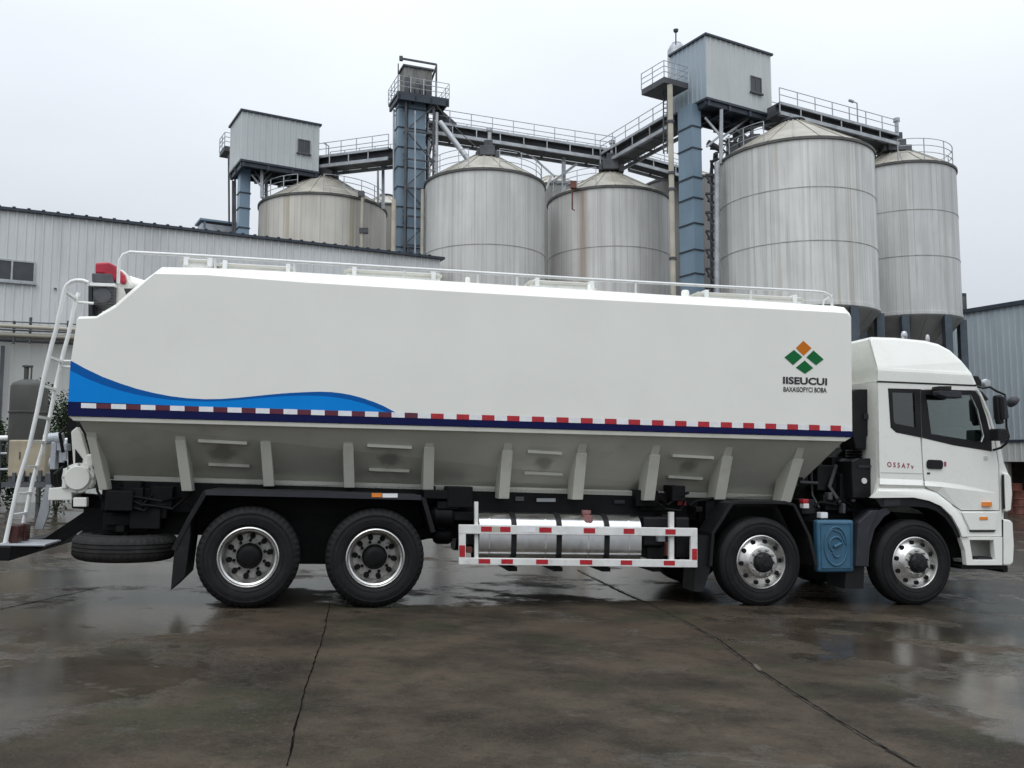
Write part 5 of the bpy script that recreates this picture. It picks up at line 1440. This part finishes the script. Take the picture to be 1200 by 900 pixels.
# left headhouse
h1, o1, zb1, zt1, gz1, oe1 = headhouse('elevator_headhouse', 284, 130, 186, 42, 3.85, 2.5, 'pale boxy headhouse on a blue shaft, above the left factory roof', (349, 163.5, 363.5, 179.5), 'house')
def shaft(e, oe, px0, px1, pyt, Y, l2, zt, gz, bands, name='elevator_shaft'):
    a = W(px0, pyt, Y); b = W(px1, pyt, Y); L_ = (b.x - a.x) * .92
    o = Vector((a.x, a.y, 0)); mb = MB(); mb.obox(o, E1, E2, L_, l2, gz - 1, zt); s_ = mb.build(name, M['bluesteel'], e, oe)
    mb = MB()
    for py in bands:
        z = W(px0, py, Y).z; mb.obox(o - E1 * .035 - E2 * .035, E1, E2, L_ + .07, l2 + .07, z - .03, z + .03)
    mb.split('flange', M['bluedark'], s_, oe)
    return o, L_
shaft(h1, oe1, 281, 294, 230, 43.0, .55, zb1 - .1, gz1, (225, 243, 266))
def frame(e, oe, legs, braces, name='support_frame', mat='gal', w_=.14):
    mb = MB()
    for a, b in legs: mb.bar(a, b, w_)
    for a, b in braces: mb.bar(a, b, w_ * .6)
    return mb.build(name, M[mat], e, oe)
frame(h1, oe1, [(W(307, 191, 43), W(307, 232, 43)), (W(312, 191, 44.5), W(312, 232, 44.5)), (W(345, 197, 45), W(345, 222, 45)), (W(366, 200, 46), W(366, 215, 46))],
      [(W(295, 205, 43), W(307, 220, 43)), (W(294, 195, 43.5), W(307, 212, 43.5)), (W(307, 215, 43), W(320, 200, 44)), (W(345, 215, 45), W(330, 200, 45))])
mb = MB()
for (x, t, b, Y) in ((275.5, 208, 280, 44.6), (273, 212, 280, 44.6)): mb.bar(W(x, t, Y), W(x, b, Y), .09)
for k in range(7): mb.bar(W(273, 214 + k * 10, 44.6), W(275.5, 214 + k * 10, 44.6), .05)
mb.tube([W(268, 182, 44.6), W(268.5, 262, 44.6)], .05, 8); mb.build('service_ladder', M['galdark'], h1, oe1)
# balcony
def balcony(e, oe, o, l1, l2, z, t=.25):
    mb = MB(); mb.obox(o, E1, E2, l1, l2, z - t, z); bal = mb.build('balcony', M['galdark'], e, oe)
    c = [o + E2 * l2, o, o + E1 * l1, o + E1 * l1 + E2 * l2]
    mb = MB(); railing(mb, [Vector((p.x, p.y, z)) for p in c], .72, .7, .02)
    r_ = mb.build('guard_rail', M['gal'], bal, oe); r_.location = (0, 0, 0)
p = W(265.5, 171, 45.0); balcony(h1, oe1, Vector((p.x, p.y, 0)) - E1 * .1, 1.1, 1.2, W(266, 171, 45).z)
# conveyor from the roof shed (left of headhouse)
p = W(236, 272, 44)
e = empty('roof_shed', (p.x, p.y, p.z - 1)); tag(e, 'small grey rooftop conveyor hood peeking over the factory roof', 'conveyor hood'); oe = e.location
o = Vector((p.x, p.y, 0)); mb = MB(); mb.obox(o, E1, E2, 2.0, 1.2, p.z - 5, W(240, 261, 44).z); mb.build('hood', M['gal'], e, oe)
zz_ = W(240, 256, 44).z; mb = MB(); mb.obox(o - E1 * .1 - E2 * .1, E1, E2, 2.4, 1.4, zz_ - .1, zz_)
mb.obox(o + E1 * .1, E1, E2, .1, .1, zz_ - .5, zz_ - .1); mb.obox(o + E1 * 1.8, E1, E2, .1, .1, zz_ - .5, zz_ - .1); mb.build('canopy', M['bluesteel'], e, oe)

# right headhouse
h3, o3, zb3, zt3, gz3, oe3 = headhouse('elevator_headhouse', 827, 41.5, 113.5, 37, 3.85, 2.3, 'tall pale blue headhouse on a blue banded shaft, left of the largest silo', (880.5, 90, 893, 108.5), 'house_blue')
shaft(h3, oe3, 812, 827.3, 200, 37.4, .92, zb3 - .1, gz3, (147, 172.6, 206.8, 231, 261, 292, 320))
p = W(812, 140, 37.3)
frame(h3, oe3, [(W(845, 124, 37.6), W(845, 192, 37.6)), (W(881, 128, 39.5), W(881, 163, 39.5)), (W(868, 135, 40), W(868, 175, 40)), (W(862, 132, 41), W(862, 180, 41))],
      [(W(826, 138, 37.6), W(845, 160, 37.6)), (W(845, 162, 37.6), W(879, 137, 39.3)), (W(845, 158, 37.6), W(828, 172, 37.6)), (W(860, 150, 39), W(880, 165, 39.5)), (W(858, 155, 39.5), W(922, 140, 39)), (W(852, 178, 39.5), W(872, 150, 40))])
mb = MB(); mb.tube([W(840.5, 190, 37.2), W(840.5, 345, 37.2)], .12, 12); mb.build('column', M['gal'], h3, oe3, smooth=True)
mb = MB()
for k in range(7):
    y_ = 205 + k * 22
    mb.bar(W(827, y_, 38.2), W(840, y_, 38.2), .09); mb.bar(W(827, y_, 38.2), W(840, y_ + 22, 38.2), .07)
    mb.bar(W(829, y_ + 8, 40), W(842, y_ + 12, 40), .09)
mb.bar(W(834, 190, 40), W(834, 345, 40), .12); mb.build('shaft_bracing', M['galdark'], h3, oe3)
# clutter of spouts and drives between headhouse and silo roof
random.seed(21); mb = MB()
for k in range(26):
    a = W(random.uniform(830, 880), random.uniform(158, 200), random.uniform(38.5, 41)); b = a + Vector((random.uniform(-.7, .7), random.uniform(-.4, .4), random.uniform(-.6, .4)))
    if k % 3 == 0: mb.tube([a, b], random.uniform(.05, .13), 10)
    else: mb.bar(a, b, random.uniform(.04, .1))
for (x, y_) in ((872, 168), (884, 165), (858, 176)):
    a = W(x, y_, 39); mb.box((a.x - .22, a.y - .2, a.z - .35), (a.x + .22, a.y + .2, a.z + .25))
mb.split('spout', M['galdark'], h3, oe3)
p = W(778, 99, 37.2); balcony(h3, oe3, Vector((p.x, p.y, 0)) - E1 * .15 - E2 * .2, 1.35, 1.55, W(778, 95, 37.4).z)
c_ = W(793, 66, 39.3)
mb = MB(); mb.lathe([(.42, c_.z - 2.2), (.42, c_.z + .25), (.3, c_.z + .5), (.22, c_.z + .52), (.22, c_.z + .6), (0, c_.z + .62)], n=28, c=(c_.x, c_.y, 0)); mb.build('dust_filter', M['gal'], h3, oe3, smooth=True)
mb = MB(); mb.tube([W(792, 52, 38.6), W(792, 37, 38.6)], .03, 8); a = W(792, 36, 38.6); mb.lathe([(0, a.z + .1), (.12, a.z + .05), (.1, a.z - .05), (.03, a.z - .1)], n=16, c=(a.x, a.y, 0)); mb.build('beacon_mast', M['galdark'], h3, oe3)
mb = MB()
for x in (777.5, 782): mb.bar(W(x, 100, 38), W(x, 180, 38), .05)
for k in range(16): mb.bar(W(777.5, 102 + k * 5, 38), W(782, 102 + k * 5, 38), .03)
mb.build('service_ladder', M['galdark'], h3, oe3)
# cream vertical pipe
p = W(789, 340, 36.6); e = empty('drop_pipe', (p.x, p.y, ground_z(p.x, p.y))); tag(e, 'tall cream vertical pipe beside the blue banded shaft', 'pipe', 'vertical pipes of the plant'); oe = e.location
mb = MB(); q = W(788.5, 100, 36.6); mb.tube([(p.x, p.y, ground_z(p.x, p.y) - .5), (p.x, p.y, q.z)], .115, 16); mb.build('pipe', M['cream'], e, oe, smooth=True)
mb = MB()
for py in (143, 203, 222, 303):
    z = W(789, py, 36.6).z; mb.lathe([(.11, z - .06), (.16, z - .05), (.16, z + .05), (.11, z + .06)], n=16, c=(p.x, p.y, 0))
mb.split('pipe_collar', M['galdark'], e, oe)

# middle lattice tower
pn = W(466, 106, 40); zpl = pn.z
gz2 = ground_z(pn.x, pn.y)
t2 = empty('lattice_elevator_tower', (pn.x, pn.y, gz2)); tag(t2, 'slim blue lattice elevator tower with railed top platform and grey cabin', 'elevator tower', 'elevator towers of the plant'); oe = t2.location
o = Vector((pn.x, pn.y, 0)); l1, l2 = 2.5, 1.75
E1b = Vector((math.cos(R(22)), math.sin(R(22)), 0)); E2b = Vector((-E1b.y, E1b.x, 0))
mb = MB(); mb.obox(o, E1b, E2b, l1, l2, zpl - .12, zpl); 
for k in range(4): mb.obox(o + E1b * (k * .76 + .05), E1b, E2b, .1, l2, zpl - .36, zpl - .122)
mb.obox(o, E1b, E2b, l1, .08, zpl - .38, zpl - .123)
plat = mb.build('platform', M['bluedark'], t2, oe)
mb = MB(); c = [o, o + E1b * l1, o + E1b * l1 + E2b * l2, o + E2b * l2, o]
railing(mb, [Vector((p.x, p.y, zpl)) for p in c], .72, .6, .018); mb.build('guard_rail', M['gal'], plat, oe).location = (0, 0, 0)
oc = o + E1b * .45 + E2b * .5; zc_ = zpl + 1.45
M['cabin'] = pm('weathered_cabin', (.20, .20, .19), .6, .2, var=.3, scale=1.5, dirt=(.1, .09, .08), dirt_amt=.6, stretch=(1, 1, .4))
mb = MB(); corr(mb, oc, oc + E1b * 1.35, zpl + .002, zc_, .22, .025); corr(mb, oc + E2b * .9, oc, zpl + .002, zc_, .22, .025); mb.obox(oc + E1b * .01 + E2b * .01, E1b, E2b, 1.33, .88, zpl + .003, zc_ - .01); mb.build('cabin', M['cabin'], t2, oe)
mb = MB(); mb.obox(oc - E1b * .08 - E2b * .08, E1b, E2b, 1.5, 1.05, zc_, zc_ + .08); mb.build('cabin_roof', M['galdark'], t2, oe)
mb = MB(); g0 = oc + E1b * -.1 + E2b * .2; g1 = oc + E1b * 1.62 + E2b * .2
zg = zpl + 1.9
mb.bar((g1.x, g1.y, zpl), (g1.x, g1.y, zg), .08); mb.bar((g0.x, g0.y, zg), (g1.x, g1.y, zg), .08); mb.bar((g1.x, g1.y, zg - .1), (g1.x - .3, g1.y + .25, zpl + 1.1), .07)
mb.bar((g0.x - .15, g0.y, zpl), (g0.x - .15, g0.y, zg - .25), .05); mb.box((g0.x - .1, g0.y - .08, zg - .1), (g0.x + .06, g0.y + .08, zg + .1)); mb.build('hoist_frame', M['galdark'], t2, oe)
mb = MB()
for k in range(5):
    a = oc + E1b * (.1 + .25 * k) - E2b * .15; mb.box((a.x - .1, a.y - .1, zpl + .003), (a.x + .1, a.y + .1, zpl + random.uniform(.4, .9)))
mb.split('drive_unit', M['galdark'], t2, oe)
# shafts
os_ = W(466.5, 160, 40.5); o_ = Vector((os_.x, os_.y, 0))
for dx, wd in ((0.0, .34), (.48, .85)):
    mb = MB(); mb.obox(o_ + E1b * dx, E1b, E2b, wd, .55, gz2 - 1, zpl - .13); s_ = mb.build('elevator_leg', M['bluesteel'], t2, oe)
    mb = MB()
    for k in range(16):
        z = zpl - .6 - k * .95; mb.obox(o_ + E1b * (dx - .03) - E2b * .03, E1b, E2b, wd + .06, .61, z, z + .05)
    mb.split('flange', M['bluedark'], s_, oe)
mb = MB(); base = o_ - E2b * .25 + E1b * .3
cor = [base, base + E1b * 1.35, base + E1b * 1.35 + E2b * 1.1, base + E2b * 1.1]
for q in cor: mb.bar((q.x, q.y, gz2 - 1), (q.x, q.y, zpl - .3), .11)
nlev = 11
for k in range(nlev):
    z0 = zpl - .4 - k * 1.35; z1 = z0 - 1.35
    for i in range(4):
        a, b = cor[i], cor[(i + 1) % 4]
        mb.bar((a.x, a.y, z1), (b.x, b.y, z1), .07)
        if k % 2 == 0: a, b = b, a
        mb.bar((a.x, a.y, z0), (b.x, b.y, z1), .06)
mb.build('lattice', M['galdark'], t2, oe)
mb = MB(); mb.tube([W(461.5, 128, 41), W(461.5, 320, 41)], .05, 8)
for k in range(10): a = W(461.5, 135 + k * 17, 41); mb.bar(a, a + Vector((.25, .1, 0)), .06)
mb.tube([W(486.5, 130, 39.8), W(486.5, 320, 39.8)], .035, 8); mb.build('conduit', M['gal'], t2, oe, smooth=True)
mb = MB(); mb.tube([W(512, 132, 40.6), W(511.5, 225, 40.6)], .07, 10); mb.bar(W(503, 165, 41.5), W(503, 225, 41.5), .12); mb.bar(W(503, 190, 41.5), W(511, 180, 41.5), .06); mb.bar(W(503, 180, 41.5), W(498, 168, 41.5), .06)
for k in range(6): mb.bar(W(503, 150 + k * 12, 41.5), W(512, 154 + k * 12, 40.7), .05)
mb.build('side_column', M['gal'], t2, oe)
p = W(461, 300, 40.2); e = empty('drop_pipe', (p.x, p.y, ground_z(p.x, p.y))); tag(e, 'short cream vertical pipe rising at the left foot of the lattice tower', 'pipe', 'vertical pipes of the plant'); oe_ = e.location
mb = MB(); mb.tube([(p.x, p.y, ground_z(p.x, p.y) - .3), (p.x, p.y, W(461, 234, 40.2).z)], .11, 14); mb.build('pipe', M['cream'], e, oe_, smooth=True)
p = W(494.5, 300, 40.1)
mb = MB(); mb.tube([(p.x, p.y, ground_z(p.x, p.y) - .3), (p.x, p.y, W(494.5, 222, 40.1).z)], .08, 12)
e = mb.build('drop_pipe', M['cream'], None, (p.x, p.y, ground_z(p.x, p.y)), smooth=True); tag(e, 'thin cream pipe between the lattice tower and the pale silo', 'pipe', 'vertical pipes of the plant')
# small rusty junction box on the streaked silo, and a thin stay cable
p = W(672, 218, 40.35); e = empty('junction_box', p); tag(e, 'small rusty box and conduit at the eave above the brown rust streak', 'junction box')
mb = MB(); mb.box((-.14, -.12, -.12), (.14, .12, .22)); mb.build('box', M['rust'], e, bevel=.01)
mb = MB(); mb.tube([(-.05, 0, -.1), (-.06, 0, -1.1), (.06, 0, -1.15)], .035, 8); mb.build('conduit', M['rust'], e, smooth=True)
a, b = W(512, 124, 40.7), W(563, 176, 40.6)
mb = MB(); mb.tube([a.lerp(b, t / 8) - Vector((0, 0, .5 * (t / 8) * (1 - t / 8))) for t in range(9)], .018, 6); e = mb.build('stay_cable', M['galdark'], None, a, smooth=True); tag(e, 'thin dark cable slung from the lattice tower platform to the pale silo peak', 'cable')
# downpipe on silo 1
p = W(424.5, 260, 42.05)
e = empty('silo_downpipe', (p.x, p.y, ground_z(p.x, p.y))); tag(e, 'cream downpipe with dark collar on the face of the stained silo', 'pipe'); oe_ = e.location
mb = MB(); mb.tube([(p.x, p.y, ground_z(p.x, p.y)), (p.x, p.y, W(424.5, 228, 42.05).z)], .085, 12); mb.build('pipe', M['cream'], e, oe_, smooth=True)
mb = MB(); a = W(424.5, 270.5, 42.05); mb.box((a.x - .13, a.y - .13, a.z - .12), (a.x + .28, a.y + .13, a.z + .12)); a = W(424, 228, 42.05); mb.box((a.x - .16, a.y - .14, a.z - .1), (a.x + .12, a.y + .14, a.z + .15)); mb.split('pipe_collar', M['galdark'], e, oe_)
# inclined spout
a, b = W(515.5, 143, 40.6), W(551, 190, 40.3)
mb = MB(); mb.tube([a, b], .13, 14); e = mb.build('inclined_spout', M['gal'], None, a, smooth=True); tag(e, 'grey inclined spout pipe from the lattice tower down to the pale silo roof', 'pipe')

# --- conveyors
def gallery(A_, B_, label, width=1.3, dep=.55, post=(), rail_h=.62, raildir=1):
    A_, B_ = Vector(A_), Vector(B_); d = (B_ - A_); L_ = d.length; dh = Vector((d.x, d.y, 0)).normalized(); s_ = Vector((dh.y, -dh.x, 0))   # towards camera side
    e = empty('conveyor_gallery', A_); tag(e, label, 'conveyor', 'conveyor galleries above the silos')
    mb = MB()
    def q(t, s, z): return A_ + d * t + s_ * s + Vector((0, 0, z))
    h = width / 2
    mb.hexa([q(0, h, 0), q(1, h, 0), q(1, -h, 0), q(0, -h, 0)], [q(0, h, -.06), q(1, h, -.06), q(1, -h, -.06), q(0, -h, -.06)])
    mb.hexa([q(0, h * .55, -.063), q(1, h * .55, -.063), q(1, -h * .55, -.063), q(0, -h * .55, -.063)], [q(0, h * .55, -dep), q(1, h * .55, -dep), q(1, -h * .55, -dep), q(0, -h * .55, -dep)])
    n = max(3, int(L_ / 1.1))
    for i in range(n + 1): mb.bar(q(i / n, h, -dep + .02), q(i / n, -h, -dep + .02), .08)
    mb.build('belt_casing', M['galdark'], e, A_)
    mb = MB()
    for sd in (h, -h):
        mb.bar(q(0, sd, -dep), q(1, sd, -dep), .09, .16); mb.bar(q(0, sd, -.05), q(1, sd, -.05), .07, .12)
        for i in range(n): mb.bar(q(i / n, sd, -.08), q(i / n, sd, -dep), .05)
    mb.build('side_beam', M['gal'], e, A_)
    for sd in (h, -h):
        mb = MB(); railing(mb, [q(0, sd, .02), q(1, sd, .02)], rail_h, 1.0, .02, 1); mb.build('guard_rail', M['gal'], e, A_)
    if post:
        mb = MB()
        for (x, yt, yb_, Y, w_) in post: mb.bar(W(x, yt, Y), W(x, yb_, Y), w_)
        mb.build('support_post', M['gal'], e, A_)
    return e
c1 = gallery(W(376, 188, 45.0), W(466, 177, 42.0), 'conveyor bridge from the left headhouse to the lattice tower', post=((449, 190, 245, 43.5, .14), (443, 196, 240, 45, .1)))
c2 = gallery(W(500, 147, 42.0), W(716, 180.5, 44), 'long conveyor bridge from the lattice tower across the pale silo', post=((660.5, 184, 226, 43.5, .2),))
mb = MB()
for a, b, w_ in ((W(624, 184, 43), W(650, 207, 42.5), .1), (W(676, 192, 43.5), W(648, 213, 43), .12), (W(646, 213, 43), W(668, 214, 43.5), .12), (W(646, 206, 42.2), W(640, 222, 42.2), .1)): mb.bar(a, b, w_)
mb.build('brace', M['gal'], c2, W(500, 147, 42.0))
c3 = gallery(W(716, 182, 43.5), W(796, 136, 38.9), 'conveyor bridge climbing from the rust-streaked silo to the right headhouse', dep=.62)
c3b = gallery(W(738, 184, 47), W(815, 205, 47), 'far conveyor bridge behind the rust-streaked silo', dep=.5)
c4 = gallery(W(902, 125.5, 38.6), W(1040, 162, 41.5), 'conveyor bridge from the right headhouse over the largest silo', dep=.5)
c1b = gallery(W(905, 134, 40), W(1040, 172, 43), 'lower conveyor behind the bridge over the largest silo', dep=.4, rail_h=.3)
# chute below T2 (steep conveyor end)
a, b = W(514, 136, 42), W(532, 152, 42); mb = MB(); mb.bar(a, b, .8, .45); e = mb.build('conveyor_chute', M['galdark'], None, a); tag(e, 'short steep dark chute joining the lattice tower to the long conveyor', 'chute')
# drive heads on the silos
def drive(px, py, Y, label, sc=1.0, mast=True):
    p = W(px, py, Y); e = empty('conveyor_drive', p); tag(e, label, 'drive unit', 'drive units on the silo tops'); 
    mb = MB(); mb.box((-.35 * sc, -.3, 0), (.35 * sc, .3, .45 * sc)); mb.box((-.15 * sc, -.2, .45 * sc), (.25 * sc, .2, .75 * sc)); mb.box((-.5 * sc, -.15, .0), (-.36 * sc, .15, .3 * sc)); mb.box((.36 * sc, -.2, -.1), (.6 * sc, .2, .25 * sc)); mb.build('casing', M['galdark'], e, bevel=.02)
    if mast:
        mb = MB(); mb.tube([(.1 * sc, 0, .7 * sc), (.1 * sc, 0, 1.25 * sc)], .09, 10); mb.lathe([(0, 1.42 * sc), (.15, 1.36 * sc), (.15, 1.22 * sc), (.05, 1.18 * sc)], n=16, c=(.1 * sc, 0, 0)); mb.build('vent_cowl', M['gal'], e, smooth=True)
    return e
drive(571, 184, 40.3, 'dark drive unit on the peak of the pale silo', 1.0)
drive(715, 200, 42.5, 'dark drive unit on the peak of the rust-streaked silo', 1.1)
drive(1049, 178, 41.2, 'dark drive unit on the peak of the slim right silo', 1.2)
drive(384, 207, 44.6, 'dark drive unit on the peak of the stained left silo', .9, False)
# lamp post on the gallery, right
def lamp(px, pyt, pyb, Y, dx, label):
    a = W(px, pyb, Y); b = W(px, pyt, Y); e = empty('lamp_post', a); tag(e, label, 'lamp post'); 
    mb = MB(); z = b.z - a.z; mb.tube([(0, 0, 0), (0, 0, z), (dx * .5, 0, z + .08)], .035, 8); mb.build('pole', M['gal'], e, smooth=True)
    mb = MB(); mb.hexa([(dx * .45, -.08, z + .03), (dx, -.08, z + .12), (dx, .08, z + .12), (dx * .45, .08, z + .03)], [(dx * .45, -.08, z + .11), (dx, -.08, z + .18), (dx, .08, z + .18), (dx * .45, .08, z + .11)]); mb.build('lamp_head', M['gal'], e)
lamp(1005.5, 121, 152, 40.4, -.38, 'thin lamp post standing on the gallery over the largest silo')
lamp(385, 171, 182, 44.8, -.25, 'small lamp post at the left end of the left conveyor bridge')

# --- right warehouse
a = W(1100, 372, 50.8); b = W(1200, 356.5, 46.5)
d_ = Vector((b.x - a.x, b.y - a.y, 0)).normalized(); i_ = Vector((-d_.y, d_.x, 0)); b2 = Vector((a.x, a.y, 0)) + d_ * 24
wz = W(1200, 356.5, 46.5).z
e = empty('warehouse', (a.x, a.y, ground_z(a.x, a.y))); tag(e, 'blue grey ribbed warehouse at the right edge with open loading bay below', 'building'); oe = e.location
zmid = wall_at(1195, 516, a, d_, 0).z; zlo = wall_at(1195, 541, a, d_, 0).z
mb = MB(); corr(mb, a, b2, zmid, wz, .34, .045); mb.build('upper_cladding', M['bluewall'], e, oe)
mb = MB(); mb.obox(Vector((a.x, a.y, 0)) - i_ * .08, d_, i_, 24, .06, zmid - .1, zmid + .04); mb.build('drip_trim', M['bluedark'], e, oe)
mb = MB(); corr(mb, a, b2, zlo, zmid - .02, .34, .03); mb.build('lower_cladding', M['wall_low'], e, oe)
mb = MB(); mb.obox(Vector((a.x, a.y, 0)) - i_ * .15, d_, i_, 24.2, 16, wz, wz + .22); mb.build('roof', M['bluedark'], e, oe)
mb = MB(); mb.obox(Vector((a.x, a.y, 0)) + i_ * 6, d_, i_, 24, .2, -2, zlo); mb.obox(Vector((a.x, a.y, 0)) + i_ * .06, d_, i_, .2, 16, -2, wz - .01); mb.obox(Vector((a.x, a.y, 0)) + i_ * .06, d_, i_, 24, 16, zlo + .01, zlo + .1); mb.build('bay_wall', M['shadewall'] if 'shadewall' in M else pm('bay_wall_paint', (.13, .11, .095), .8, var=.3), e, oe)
for k in range(5):
    mb = MB(); q = Vector((a.x, a.y, 0)) + d_ * (3.2 + k * 5) + i_ * .1; mb.obox(q, d_, i_, .35, .35, -2, zlo - .002); mb.build('column', M['concrete'], e, oe)
# drums in the bay
for k, (px, py, m, lab) in enumerate(((1190, 589, 'rust', 'rust red steel drum standing nearer the cab in the loading bay'), (1197, 590, 'rust', 'rust red steel drum at the right edge of the loading bay'))):
    Y = 46.5 - k * .5; p = W(px, 592, Y); p.z = ground_z(p.x, p.y)
    mb = MB(); hh = 1.55 if k == 0 else 1.2
    mb.lathe([(0, .0), (.36, .0), (.38, .03), (.36, .06), (.36, hh * .33), (.385, hh * .35), (.36, hh * .37), (.36, hh * .64), (.385, hh * .66), (.36, hh * .68), (.36, hh - .03), (.38, hh), (.34, hh - .02), (0, hh - .02)], n=28)
    o = mb.build('steel_drum', M[m], None, (0, 0, 0), smooth=True); o.location = p
    tag(o, lab, 'drum', 'drums in the loading bay')
# dark loading kerb
q0 = Vector((a.x, a.y, 0)) - i_ * .5 + d_ * 1
mb = MB(); gz_ = ground_z(q0.x, q0.y); mb.obox(q0, d_, i_, 22, .45, gz_ - 1, gz_ + .1); o = mb.build('loading_kerb', M['concrete']); o['kind'] = 'structure'
